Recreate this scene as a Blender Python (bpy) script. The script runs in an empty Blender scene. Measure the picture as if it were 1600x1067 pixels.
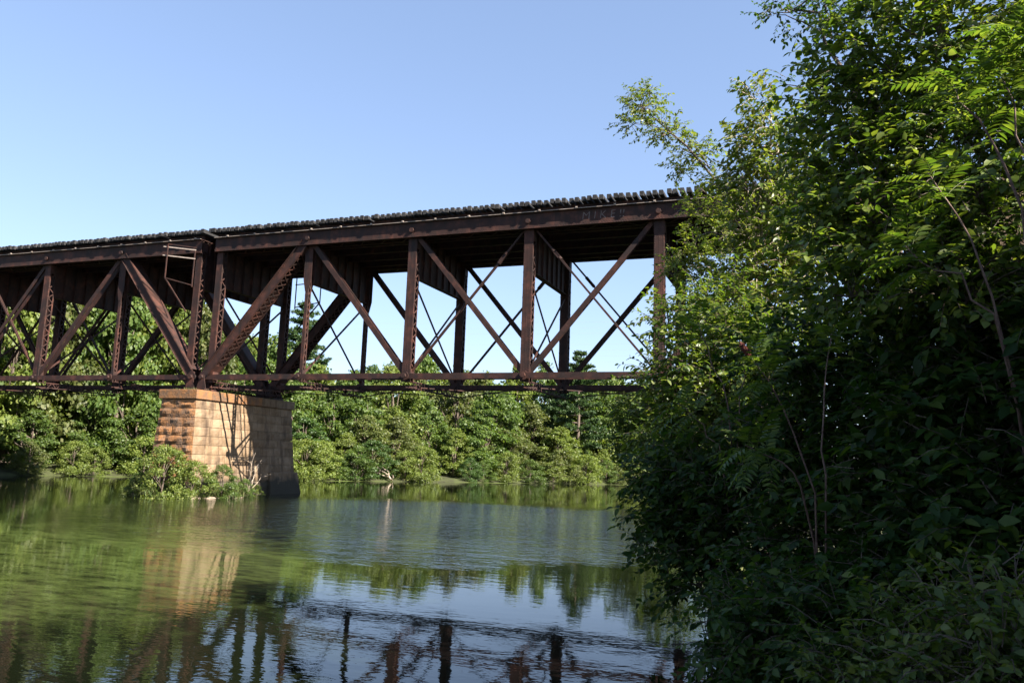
import bpy, math, random
import numpy as np
from mathutils import Vector

# ------------------------------------------------------------------ camera, sky, sun, exposure
scene = bpy.context.scene
COL = scene.collection
R = math.radians
CAM = np.array([35.3126, -39.5261, 2.711])
PITCH, ROLL, YAW = .1482, .0355, -.3664
cam_data = bpy.data.cameras.new('camera')
cam = bpy.data.objects.new('camera', cam_data)
COL.objects.link(cam)
scene.camera = cam
cam_data.sensor_width = 36.0
cam_data.lens = 36.0 * 1254.0 / 1600.0
cam_data.clip_start = .1
cam_data.clip_end = 6000
from mathutils import Matrix
_fw = Vector((math.sin(YAW) * math.cos(PITCH), math.cos(YAW) * math.cos(PITCH), math.sin(PITCH)))
_r = Vector((math.cos(YAW), -math.sin(YAW), 0))
_u = _r.cross(_fw)
_c, _s = math.cos(ROLL), math.sin(ROLL)
_r2 = _c * _r + _s * _u
_u2 = -_s * _r + _c * _u
M3 = Matrix((_r2, _u2, -_fw)).transposed()
cam.matrix_world = Matrix.Translation(Vector(CAM)) @ M3.to_4x4()

SUN = Vector((1.25, -.33, 1.0)).normalized()          # towards the sun
SUN_EL = math.asin(SUN.z)
world = bpy.data.worlds.new('World')
scene.world = world
world.use_nodes = True
wn = world.node_tree
for n in list(wn.nodes):
    wn.nodes.remove(n)
sky = wn.nodes.new('ShaderNodeTexSky')
sky.sky_type = 'NISHITA'
sky.sun_disc = False
sky.sun_elevation = SUN_EL
sky.sun_rotation = math.atan2(SUN.x, SUN.y)
sky.altitude = 200
sky.air_density = 1.0
sky.dust_density = .15
sky.ozone_density = 1.6
bg = wn.nodes.new('ShaderNodeBackground')
bg.inputs['Strength'].default_value = .057
wo = wn.nodes.new('ShaderNodeOutputWorld')
# tone curve flattens the clear-sky gradient: compress it, then white-balance
pre = wn.nodes.new('ShaderNodeVectorMath'); pre.operation = 'SCALE'
pre.inputs['Scale'].default_value = .2445
gam = wn.nodes.new('ShaderNodeGamma')
gam.inputs['Gamma'].default_value = .62
wb = wn.nodes.new('ShaderNodeVectorMath'); wb.operation = 'MULTIPLY'
wb.inputs[1].default_value = (.815 * 4.09, .885 * 4.09, 1.05 * 4.09)
wn.links.new(sky.outputs[0], pre.inputs[0])
wn.links.new(pre.outputs[0], gam.inputs[0])
wn.links.new(gam.outputs[0], wb.inputs[0])
wn.links.new(wb.outputs[0], bg.inputs[0])
wn.links.new(bg.outputs[0], wo.inputs[0])
sun_data = bpy.data.lights.new('sun', 'SUN')
sun_data.energy = 5.0
sun_data.angle = R(.53)
sun_data.color = (1.0, .93, .82)
sun = bpy.data.objects.new('sun', sun_data)
COL.objects.link(sun)
sun.rotation_euler = SUN.to_track_quat('Z', 'Y').to_euler()
sun.location = (60, -40, 60)
scene.view_settings.view_transform = 'Standard'
scene.view_settings.look = 'None'
scene.view_settings.exposure = 2.1
scene.view_settings.gamma = 1.0
scene.view_settings.use_curve_mapping = False
scene.cycles.max_bounces = 8
scene.cycles.transparent_max_bounces = 8

rng = np.random.default_rng(7)
random.seed(7)

# ------------------------------------------------------------------ materials
def mat_base(name):
    m = bpy.data.materials.new(name)
    m.use_nodes = True
    nt = m.node_tree
    for n in list(nt.nodes):
        nt.nodes.remove(n)
    out = nt.nodes.new('ShaderNodeOutputMaterial')
    return m, nt, out

def N(nt, typ, **kw):
    n = nt.nodes.new(typ)
    for k, v in kw.items():
        if k.startswith('i_'):
            n.inputs[k[2:].replace('_', ' ')].default_value = v
        else:
            setattr(n, k, v)
    return n

def ramp(nt, stops, src, interp='LINEAR'):
    r = nt.nodes.new('ShaderNodeValToRGB')
    r.color_ramp.interpolation = interp
    el = r.color_ramp.elements
    while len(el) < len(stops):
        el.new(.5)
    for e, (p, c) in zip(el, stops):
        e.position = p
        e.color = (*c, 1) if len(c) == 3 else c
    nt.links.new(src, r.inputs[0])
    return r

def noise(nt, scale, detail=5, rough=.6, vec=None, mapscale=None):
    n = nt.nodes.new('ShaderNodeTexNoise')
    n.inputs['Scale'].default_value = scale
    n.inputs['Detail'].default_value = detail
    n.inputs['Roughness'].default_value = rough
    if vec is not None:
        if mapscale:
            mp = nt.nodes.new('ShaderNodeMapping')
            mp.inputs['Scale'].default_value = mapscale
            nt.links.new(vec, mp.inputs[0])
            vec = mp.outputs[0]
        nt.links.new(vec, n.inputs['Vector'])
    return n

def mixc(nt, fac, a, b, mode='MIX'):
    m = nt.nodes.new('ShaderNodeMix')
    m.data_type = 'RGBA'
    m.blend_type = mode
    for sock, v in ((m.inputs[0], fac), (m.inputs[6], a), (m.inputs[7], b)):
        if isinstance(v, (int, float)):
            sock.default_value = v
        elif isinstance(v, tuple):
            sock.default_value = (*v, 1)
        else:
            nt.links.new(v, sock)
    return m.outputs[2]

def rough_mat(name, stops, scale=2.0, rough=.8, bump=.3, bscale=20, metallic=0, spec=.3, island=False, objrand=0.0, mapscale=None, streak=None):
    m, nt, out = mat_base(name)
    geo = N(nt, 'ShaderNodeNewGeometry')
    tc = N(nt, 'ShaderNodeTexCoord')
    n1 = noise(nt, scale, 8, .65, geo.outputs['Position'], mapscale)
    col = ramp(nt, stops, n1.outputs[0]).outputs[0]
    if streak:
        n3 = noise(nt, 1.0, 5, .6, geo.outputs['Position'], streak[1])
        f = ramp(nt, [(streak[2], (0, 0, 0)), (streak[3], (1, 1, 1))], n3.outputs[0])
        col = mixc(nt, f.outputs[0], col, streak[0])
    if objrand:
        oi = N(nt, 'ShaderNodeObjectInfo')
        v = N(nt, 'ShaderNodeMapRange')
        v.inputs[3].default_value = 1 - objrand
        v.inputs[4].default_value = 1 + objrand
        nt.links.new(oi.outputs['Random'], v.inputs[0])
        hsv = N(nt, 'ShaderNodeHueSaturation')
        nt.links.new(v.outputs[0], hsv.inputs['Value'])
        nt.links.new(col, hsv.inputs['Color'])
        col = hsv.outputs[0]
    if name.endswith('sandstone'):                     # damp, mossy tide mark with a ragged upper edge
        sp_ = N(nt, 'ShaderNodeSeparateXYZ')
        nt.links.new(geo.outputs['Position'], sp_.inputs[0])
        nz_ = noise(nt, 1.4, 5, .65, geo.outputs['Position'])
        ma = N(nt, 'ShaderNodeMath', operation='MULTIPLY_ADD')
        nt.links.new(nz_.outputs[0], ma.inputs[0])
        ma.inputs[1].default_value = -1.6
        nt.links.new(sp_.outputs['Z'], ma.inputs[2])
        f_ = ramp(nt, [(0, (1, 1, 1)), (.45, (0, 0, 0))], ma.outputs[0])
        col = mixc(nt, f_.outputs[0], col, (.052, .045, .032))
    p = N(nt, 'ShaderNodeBsdfPrincipled')
    nt.links.new(col, p.inputs['Base Color'])
    p.inputs['Roughness'].default_value = rough
    p.inputs['Metallic'].default_value = metallic
    p.inputs['Specular IOR Level'].default_value = spec
    n2 = noise(nt, bscale, 6, .6, geo.outputs['Position'])
    b = N(nt, 'ShaderNodeBump')
    b.inputs['Strength'].default_value = bump
    b.inputs['Distance'].default_value = .05
    nt.links.new(n2.outputs[0], b.inputs['Height'])
    nt.links.new(b.outputs[0], p.inputs['Normal'])
    nt.links.new(p.outputs[0], out.inputs[0])
    return m

def leaf_mat(name, cols, trans=.4, tcol=None, rough=.5, spec=.35, objrand=.13):
    m, nt, out = mat_base(name)
    geo = N(nt, 'ShaderNodeNewGeometry')
    col = ramp(nt, [(i / (len(cols) - 1), c) for i, c in enumerate(cols)], geo.outputs['Random Per Island']).outputs[0]
    oi = N(nt, 'ShaderNodeObjectInfo')
    v = N(nt, 'ShaderNodeMapRange')
    v.inputs[3].default_value = 1 - objrand
    v.inputs[4].default_value = 1 + objrand
    nt.links.new(oi.outputs['Random'], v.inputs[0])
    hsv = N(nt, 'ShaderNodeHueSaturation')
    nt.links.new(v.outputs[0], hsv.inputs['Value'])
    nt.links.new(col, hsv.inputs['Color'])
    col = hsv.outputs[0]
    p = N(nt, 'ShaderNodeBsdfPrincipled')
    nt.links.new(col, p.inputs['Base Color'])
    p.inputs['Roughness'].default_value = rough
    p.inputs['Specular IOR Level'].default_value = spec
    t = N(nt, 'ShaderNodeBsdfTranslucent')
    tc = mixc(nt, 1.0, col, tcol or (1.0, 1.05, .45), 'MULTIPLY')
    hs2 = N(nt, 'ShaderNodeHueSaturation')
    hs2.inputs['Value'].default_value = 1.7
    nt.links.new(tc, hs2.inputs['Color'])
    nt.links.new(hs2.outputs[0], t.inputs[0])
    mx = N(nt, 'ShaderNodeMixShader')
    mx.inputs[0].default_value = trans
    nt.links.new(p.outputs[0], mx.inputs[1])
    nt.links.new(t.outputs[0], mx.inputs[2])
    nt.links.new(mx.outputs[0], out.inputs[0])
    return m

M = {}
M['steel'] = rough_mat('rusted_steel', [(.25, (.013, .007, .006)), (.5, (.035, .0142, .0102)), (.75, (.098, .035, .023))], 1.7, .72, .25, 30, 0, .3,
                       streak=((.016, .010, .009), (2.2, 2.2, .45), .48, .68))
M['steel_light'] = rough_mat('pale_rail_and_sunlit_edge_steel', [(.3, (.22, .17, .14)), (.7, (.36, .30, .26))], 6, .6, .1, 30)  # pale rail steel; on the chord's edge angle it stands in for sunlight
M['timber'] = rough_mat('creosoted_timber', [(.3, (.014, .0135, .014)), (.7, (.04, .038, .038))], 5, .85, .4, 25, objrand=.35)
M['rail'] = rough_mat('rail_steel', [(.3, (.12, .07, .05)), (.7, (.2, .13, .1))], 4, .5, .1, 20, .6)
M['stone'] = rough_mat('sandstone', [(.2, (.075, .052, .035)), (.42, (.165, .108, .062)), (.6, (.225, .160, .103)), (.8, (.205, .112, .052))], 1.3, .9, .8, 9, 0, .2, objrand=.2,
                       streak=((.075, .05, .033), (1.6, 1.6, .35), .50, .68))
M['stone_rust'] = rough_mat('rust_stained_sandstone', [(.2, (.055, .04, .03)), (.42, (.16, .095, .057)), (.58, (.26, .118, .045)), (.8, (.22, .15, .10))], 2.4, .92, 1.0, 10, 0, .2, objrand=.28,
                            streak=((.105, .075, .055), (1.3, 1.3, .9), .52, .74))
M['mortar'] = rough_mat('mortar', [(.3, (.13, .10, .075)), (.7, (.22, .18, .13))], 3, .95, .4, 20)
M['bark'] = rough_mat('bark', [(.3, (.06, .045, .035)), (.7, (.15, .115, .09))], 6, .9, .8, 18, mapscale=(3, 3, .6))
M['bark_pale'] = rough_mat('pale_bark', [(.3, (.24, .17, .14)), (.7, (.42, .33, .28))], 5, .8, .5, 25)
M['bark_red'] = rough_mat('reddish_stem_bark', [(.3, (.09, .05, .04)), (.7, (.20, .13, .105))], 9, .7, .4, 30)
M['deadwood'] = rough_mat('bleached_deadwood', [(.3, (.26, .2, .15)), (.7, (.46, .38, .3))], 6, .85, .5, 20)
M['ground'] = rough_mat('bank_soil_and_litter', [(.3, (.022, .02, .012)), (.5, (.036, .04, .014)), (.7, (.05, .06, .018))], .9, .95, .6, 6)
M['rubble'] = rough_mat('rubble_rock', [(.3, (.16, .12, .09)), (.7, (.36, .28, .21))], 3, .9, .6, 9, objrand=.2)
M['wire'] = rough_mat('wire_aluminium', [(.3, (.3, .32, .36)), (.7, (.4, .42, .46))], 3, .5, .0, 9)
M['chalk'] = rough_mat('faded_chalk_paint', [(.3, (.115, .09, .085)), (.7, (.17, .14, .13))], 14, .9, .1, 30)
M['fruit'] = rough_mat('sumac_fruit_red', [(.3, (.06, .015, .010)), (.7, (.13, .03, .018))], 30, .8, .5, 60)
G_mid = [(.044, .078, .016), (.074, .118, .024), (.115, .152, .034)]
G_yel = [(.075, .108, .020), (.115, .152, .030), (.160, .182, .042)]
G_dark = [(.028, .058, .014), (.045, .085, .020), (.070, .108, .026)]
G_olive = [(.055, .075, .020), (.085, .105, .028), (.125, .130, .040)]
M['leaf_mid'] = leaf_mat('leaf_mid_green', G_mid, .42)
M['leaf_yellow'] = leaf_mat('leaf_yellow_green', G_yel, .42)
M['leaf_dark'] = leaf_mat('leaf_dark_green', G_dark, .4)
M['leaf_olive'] = leaf_mat('leaf_olive_green', G_olive, .42)
M['needle'] = leaf_mat('pine_needle', [(.022, .05, .018), (.04, .078, .024), (.065, .10, .03)], .2)
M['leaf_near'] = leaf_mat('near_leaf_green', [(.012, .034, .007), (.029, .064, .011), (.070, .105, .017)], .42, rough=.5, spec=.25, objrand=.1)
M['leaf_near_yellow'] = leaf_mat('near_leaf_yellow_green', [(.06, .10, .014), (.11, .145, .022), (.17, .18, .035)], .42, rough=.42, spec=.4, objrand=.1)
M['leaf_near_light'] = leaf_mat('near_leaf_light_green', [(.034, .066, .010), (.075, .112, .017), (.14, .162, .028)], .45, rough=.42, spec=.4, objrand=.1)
M['leaf_sumac'] = leaf_mat('sumac_leaflet', [(.045, .082, .012), (.075, .118, .018), (.12, .15, .026)], .42, rough=.45, spec=.4, objrand=.15)
M['grass'] = leaf_mat('grass_blade', [(.05, .085, .02), (.09, .125, .03), (.16, .15, .06)], .3)

def water_mat():
    m, nt, out = mat_base('pond_water')
    geo = N(nt, 'ShaderNodeNewGeometry')
    pos = geo.outputs['Position']
    p = N(nt, 'ShaderNodeBsdfPrincipled')
    p.inputs['Roughness'].default_value = .025
    p.inputs['IOR'].default_value = 1.333
    # murky body colour with suspended algae
    nb = noise(nt, .07, 4, .55, pos)
    body = ramp(nt, [(.35, (.0035, .005, .0025)), (.65, (.007, .0095, .0035))], nb.outputs[0]).outputs[0]
    # floating algae film: drifts in streaky patches over the left part and along the far shore
    sx = N(nt, 'ShaderNodeSeparateXYZ')
    nt.links.new(pos, sx.inputs[0])
    fa = noise(nt, .16, 6, .62, pos, (1.0, 1.5, 1.0))
    fb = noise(nt, 1.7, 6, .7, pos, (.6, 1.6, 1.0))
    dv = N(nt, 'ShaderNodeVectorMath', operation='DISTANCE')
    dv.inputs[1].default_value = (16.0, -26.0, 0)
    nt.links.new(pos, dv.inputs[0])
    fall = N(nt, 'ShaderNodeMapRange')
    fall.inputs[1].default_value = 5
    fall.inputs[2].default_value = 17
    fall.inputs[3].default_value = .30
    fall.inputs[4].default_value = -.35
    nt.links.new(dv.outputs['Value'], fall.inputs[0])
    a1 = N(nt, 'ShaderNodeMath', operation='ADD')
    nt.links.new(fa.outputs[0], a1.inputs[0])
    nt.links.new(fall.outputs[0], a1.inputs[1])
    big = ramp(nt, [(.47, (0, 0, 0)), (.70, (1, 1, 1))], a1.outputs[0]).outputs[0]
    fine = ramp(nt, [(.38, (.12, .12, .12)), (.60, (1, 1, 1))], fb.outputs[0]).outputs[0]
    film = N(nt, 'ShaderNodeMath', operation='MULTIPLY')
    nt.links.new(big, film.inputs[0])
    nt.links.new(fine, film.inputs[1])
    film2 = N(nt, 'ShaderNodeMath', operation='MULTIPLY')
    nt.links.new(film.outputs[0], film2.inputs[0])
    film2.inputs[1].default_value = .45
    col = mixc(nt, film2.outputs[0], body, (.046, .064, .017))
    nt.links.new(col, p.inputs['Base Color'])
    # ripples: two wave trains and a calm/ruffled mask
    w1 = noise(nt, 1.0, 3, .5, pos, (1.5, 3.0, 1))
    w2 = noise(nt, 1.0, 2, .5, pos, (6.5, 10.0, 1))
    w3 = noise(nt, 1.0, 2, .5, pos, (.45, .8, 1))
    calm = noise(nt, .055, 3, .5, pos, (1.0, 1.4, 1))
    cm = ramp(nt, [(.38, (.22, .22, .22)), (.62, (1, 1, 1))], calm.outputs[0]).outputs[0]
    # breeze-ruffled patch out on the open water
    mpz = N(nt, 'ShaderNodeMapping')
    mpz.inputs['Location'].default_value = (-20.5, 4.5, 0)
    mpz.vector_type = 'POINT'
    nt.links.new(pos, mpz.inputs[0])
    mp2 = N(nt, 'ShaderNodeMapping')
    mp2.inputs['Rotation'].default_value = (0, 0, R(-21))
    mp2.inputs['Scale'].default_value = (1 / 28.0, 1 / 23.0, 0)
    nt.links.new(mpz.outputs[0], mp2.inputs[0])
    ln_ = N(nt, 'ShaderNodeVectorMath', operation='LENGTH')
    nt.links.new(mp2.outputs[0], ln_.inputs[0])
    wig = N(nt, 'ShaderNodeMath', operation='MULTIPLY_ADD')
    nt.links.new(calm.outputs[0], wig.inputs[0])
    wig.inputs[1].default_value = .55
    nt.links.new(ln_.outputs['Value'], wig.inputs[2])
    ruff = ramp(nt, [(.0, (1, 1, 1)), (.5, (1, 1, 1)), (1.0, (0, 0, 0))], wig.outputs[0])
    ruff.color_ramp.elements[1].position = .62
    ad = N(nt, 'ShaderNodeMath', operation='MULTIPLY_ADD')
    nt.links.new(ruff.outputs[0], ad.inputs[0])
    ad.inputs[1].default_value = 26.0
    nt.links.new(cm, ad.inputs[2])
    cm = ad.outputs[0]
    s1 = N(nt, 'ShaderNodeMath', operation='MULTIPLY_ADD')
    nt.links.new(w2.outputs[0], s1.inputs[0])
    s1.inputs[1].default_value = .28
    nt.links.new(w1.outputs[0], s1.inputs[2])
    s2 = N(nt, 'ShaderNodeMath', operation='MULTIPLY_ADD')
    nt.links.new(w3.outputs[0], s2.inputs[0])
    s2.inputs[1].default_value = 1.2
    nt.links.new(s1.outputs[0], s2.inputs[2])
    b = N(nt, 'ShaderNodeBump')
    b.inputs['Distance'].default_value = .05
    st = N(nt, 'ShaderNodeMath', operation='MULTIPLY')
    nt.links.new(cm, st.inputs[0])
    st.inputs[1].default_value = .085
    nt.links.new(st.outputs[0], b.inputs['Strength'])
    nt.links.new(s2.outputs[0], b.inputs['Height'])
    nt.links.new(b.outputs[0], p.inputs['Normal'])
    # the film is matt: mix in a diffuse layer
    d = N(nt, 'ShaderNodeBsdfDiffuse')
    d.inputs[0].default_value = (.075, .098, .026, 1)
    mx = N(nt, 'ShaderNodeMixShader')
    f3 = N(nt, 'ShaderNodeMath', operation='MULTIPLY')
    nt.links.new(film.outputs[0], f3.inputs[0])
    f3.inputs[1].default_value = .30
    nt.links.new(f3.outputs[0], mx.inputs[0])
    nt.links.new(p.outputs[0], mx.inputs[1])
    nt.links.new(d.outputs[0], mx.inputs[2])
    nt.links.new(mx.outputs[0], out.inputs[0])
    return m
M['water'] = water_mat()

# ------------------------------------------------------------------ mesh helpers
def tag(o, label=None, cat=None, group=None, kind=None):
    if label: o['label'] = label
    if cat: o['category'] = cat
    if group: o['group'] = group
    if kind: o['kind'] = kind
    return o

def empty(name, loc, label=None, cat=None, group=None):
    o = bpy.data.objects.new(name, None)
    o.location = loc
    o.empty_display_size = .3
    COL.objects.link(o)
    return tag(o, label, cat, group)

def link_mesh(name, me, parent=None, kind=None):
    o = bpy.data.objects.new(name, me)
    COL.objects.link(o)
    if parent is not None:
        o.parent = parent
    if kind: o['kind'] = kind
    return o

def world_loc(o):
    v = Vector((0, 0, 0))
    while o is not None:
        v += o.location
        o = o.parent
    return v

def mesh_np(name, V, faces_list, mat, smooth=False):
    """V (n,3); faces_list: list of int arrays (m,3) or (m,4)"""
    me = bpy.data.meshes.new(name)
    V = np.asarray(V, np.float32)
    me.vertices.add(len(V))
    me.vertices.foreach_set('co', V.ravel())
    loops = np.concatenate([np.asarray(f, np.int32).ravel() for f in faces_list])
    tot = np.concatenate([np.full(len(f), np.asarray(f).shape[1], np.int32) for f in faces_list])
    start = np.concatenate([[0], np.cumsum(tot)[:-1]]).astype(np.int32)
    me.loops.add(len(loops))
    me.loops.foreach_set('vertex_index', loops)
    me.polygons.add(len(tot))
    me.polygons.foreach_set('loop_start', start)
    me.polygons.foreach_set('loop_total', tot)
    if smooth:
        me.polygons.foreach_set('use_smooth', np.ones(len(tot), bool))
    me.update(calc_edges=True)
    me.materials.append(M[mat])
    return me

class MB:
    def __init__(s):
        s.v, s.f = [], []
    def add(s, verts, faces):
        b = len(s.v)
        s.v.extend([tuple(v) for v in verts])
        s.f.extend([tuple(b + i for i in f) for f in faces])
        return s
    def box(s, x0, x1, y0, y1, z0, z1):
        return s.add([(x0, y0, z0), (x1, y0, z0), (x1, y1, z0), (x0, y1, z0), (x0, y0, z1), (x1, y0, z1), (x1, y1, z1), (x0, y1, z1)],
                     [(0, 3, 2, 1), (4, 5, 6, 7), (0, 1, 5, 4), (1, 2, 6, 5), (2, 3, 7, 6), (3, 0, 4, 7)])
    def bar(s, a, b, w, t, side=(0, 1, 0), off=(0, 0)):
        """bar from a to b; t = thickness along `side`, w = width across; off = (along width, along side)"""
        a, b = Vector(a), Vector(b)
        d = (b - a).normalized()
        sd = Vector(side)
        sd = (sd - d * sd.dot(d)).normalized()
        wd = d.cross(sd)
        a = a + wd * off[0] + sd * off[1]
        b = b + wd * off[0] + sd * off[1]
        vs = []
        for p in (a, b):
            for i, j in ((-1, -1), (1, -1), (1, 1), (-1, 1)):
                vs.append(p + wd * (i * w / 2) + sd * (j * t / 2))
        return s.add(vs, [(0, 1, 2, 3), (7, 6, 5, 4), (0, 4, 5, 1), (1, 5, 6, 2), (2, 6, 7, 3), (3, 7, 4, 0)])
    def cyl(s, a, b, r0, r1=None, n=12):
        a, b = Vector(a), Vector(b)
        r1 = r0 if r1 is None else r1
        d = (b - a).normalized()
        e = d.orthogonal().normalized()
        g = d.cross(e)
        vs = []
        for p, r in ((a, r0), (b, r1)):
            for i in range(n):
                t = 2 * math.pi * i / n
                vs.append(p + e * (r * math.cos(t)) + g * (r * math.sin(t)))
        return s.add(vs, [tuple(range(n))[::-1], tuple(range(n, 2 * n))] + [(i, (i + 1) % n, n + (i + 1) % n, n + i) for i in range(n)])
    def tube(s, pts, radii, n=6):
        pts = [Vector(p) for p in pts]
        base = len(s.v)
        ref = None
        for i, p in enumerate(pts):
            d = (pts[min(i + 1, len(pts) - 1)] - pts[max(i - 1, 0)]).normalized()
            e = d.orthogonal().normalized() if ref is None else (ref - d * ref.dot(d)).normalized()
            ref = e
            g = d.cross(e)
            for k in range(n):
                t = 2 * math.pi * k / n
                s.v.append(tuple(p + (e * math.cos(t) + g * math.sin(t)) * radii[i]))
        for i in range(len(pts) - 1):
            for k in range(n):
                s.f.append((base + i * n + k, base + i * n + (k + 1) % n, base + (i + 1) * n + (k + 1) % n, base + (i + 1) * n + k))
        s.f.append(tuple(base + k for k in range(n))[::-1])
        s.f.append(tuple(base + (len(pts) - 1) * n + k for k in range(n)))
        return s
    def rivet(s, p, nrm, r=.022, h=.016):
        p, nrm = Vector(p), Vector(nrm).normalized()
        e = nrm.orthogonal().normalized()
        g = nrm.cross(e)
        return s.add([p + e * r, p + g * r, p - e * r, p - g * r, p + nrm * h], [(0, 1, 4), (1, 2, 4), (2, 3, 4), (3, 0, 4)])
    def mesh(s, name, mat, origin=(0, 0, 0), smooth=False):
        me = bpy.data.meshes.new(name)
        o = Vector(origin)
        me.from_pydata([Vector(v) - o for v in s.v], [], s.f)
        me.materials.append(M[mat])
        if smooth:
            for p in me.polygons:
                p.use_smooth = True
        me.update()
        return me
    def build(s, name, mat, parent=None, kind=None, smooth=False):
        org = world_loc(parent) if parent is not None else Vector((0, 0, 0))
        return link_mesh(name, s.mesh(name, mat, org, smooth), parent, kind)

# ------------------------------------------------------------------ ground and water
lake = np.array([(34.6, -75), (34.7, -45), (34.65, -37), (34.5, -30), (33.0, -20), (30.3, -5), (28.5, 10), (25.5, 30), (21.5, 52), (18.5, 68), (15, 79), (12, 80), (9.6, 75.6),
                 (5, 69), (1.0, 62.6), (-3, 55.6), (-6.6, 49), (-10.4, 40.6), (-15.4, 33.4), (-20.5, 27), (-25.5, 21.5), (-29.2, 15.2), (-29.8, 9.5), (-31.5, -5), (-34, -30), (-40, -75)], float)

def lake_sdf(P):
    """positive on land, negative inside the lake"""
    d = np.full(len(P), 1e9)
    inside = np.zeros(len(P), bool)
    n = len(lake)
    for i in range(n):
        a, b = lake[i], lake[(i + 1) % n]
        e = b - a
        w = P - a
        t = np.clip((w @ e) / (e @ e), 0, 1)
        d = np.minimum(d, np.hypot(*(w - t[:, None] * e).T))
        cond = (a[1] > P[:, 1]) != (b[1] > P[:, 1])
        with np.errstate(divide='ignore', invalid='ignore'):
            xi = (b[0] - a[0]) * (P[:, 1] - a[1]) / (b[1] - a[1]) + a[0]
        inside ^= cond & (P[:, 0] < xi)
    return np.where(inside, -d, d)

def ground_h(P):
    P = np.atleast_2d(np.asarray(P, float))
    s = lake_sdf(P)
    x, y = P[:, 0], P[:, 1]
    wob = .12 * np.sin(x * .9 + 1.3 * np.sin(y * .7)) + .10 * np.sin(y * 1.1 + x * .4)
    h = np.where(s > 0, .12 + .95 * (1 - np.exp(-s / 3.2)) + .012 * np.clip(s - 4, 0, 60) + wob * np.clip(s / 3, 0, 1), np.maximum(.12 + s * .45, -1.5))
    # islet round the pier
    q = np.hypot((x + .3) / 3.6, (y - .3) / 3.6)
    h = np.maximum(h, .42 - .75 * q ** 2)
    # railway embankments beyond both ends of the bridge
    dy = np.maximum(np.abs(y - 3.3) - 3.6, 0)
    for c, sg in ((44.0, 1), (-43.5, -1)):
        dx = np.maximum((c - x) * sg, 0)
        e = 15.0 - np.hypot(dx * 3, dy) / (1.3 if sg > 0 else .8)
        h = np.maximum(h, np.where(s > 0, np.minimum(e, s * .9), -9))
    return h

def gz(x, y):
    return float(ground_h([(x, y)])[0])

def build_ground():
    n = 230
    u = np.linspace(-1, 1, n)
    ax = 75 * u + 1900 * u ** 7
    X, Y = np.meshgrid(ax + 3, ax + 12)
    P = np.stack([X.ravel(), Y.ravel()], 1)
    Z = ground_h(P)
    V = np.column_stack([P, Z])
    i = np.arange(n * n).reshape(n, n)
    F = np.stack([i[:-1, :-1], i[:-1, 1:], i[1:, 1:], i[1:, :-1]], -1).reshape(-1, 4)
    o = link_mesh('ground', mesh_np('ground', V, [F], 'ground', True))
    tag(o, kind='structure')
    w = MB().add([(-140, -180, 0), (70, -180, 0), (70, 110, 0), (-140, 110, 0)], [(0, 1, 2, 3)])
    # keep the water sheet to the lake and a margin that lies under the banks
    o = w.build('water', 'water')
    tag(o, kind='structure')
build_ground()

# ------------------------------------------------------------------ steel truss spans
ZC, D, W = 7.18, 8.288, 6.68
ZT = ZC + D
CH_TOP, CH_BOT = 15.92, 15.06
TIE_B, TIE_T = 16.24, 16.49
YT = -.70

def lacing(mb, a, b, side, width, pitch, bw=.07, t=.012, cross=False, n=None):
    """zig-zag flat bars between two edges running a->b, edges `width` apart along `side`"""
    a, b, sd = Vector(a), Vector(b), Vector(side).normalized()
    d = b - a
    k = n or max(2, int(round(d.length / pitch)))
    nrm = d.normalized().cross(sd)
    for i in range(k):
        p, q = a + d * (i / k), a + d * ((i + 1) / k)
        s = 1 if i % 2 == 0 else -1
        mb.bar(p + sd * (s * width / 2), q - sd * (s * width / 2), bw, t, nrm)
        if cross:
            mb.bar(p - sd * (s * width / 2), q + sd * (s * width / 2), bw, t, nrm, (0, .014))

def eyebar(a, b, y, depth, t, head):
    mb = MB()
    A, B = Vector((a[0], y, a[1])), Vector((b[0], y, b[1]))
    mb.bar(A, B, depth, t, (0, 1, 0))
    for p in (A, B):
        mb.cyl(p - Vector((0, t * .56, 0)), p + Vector((0, t * .56, 0)), head, n=14)
    return mb

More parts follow.
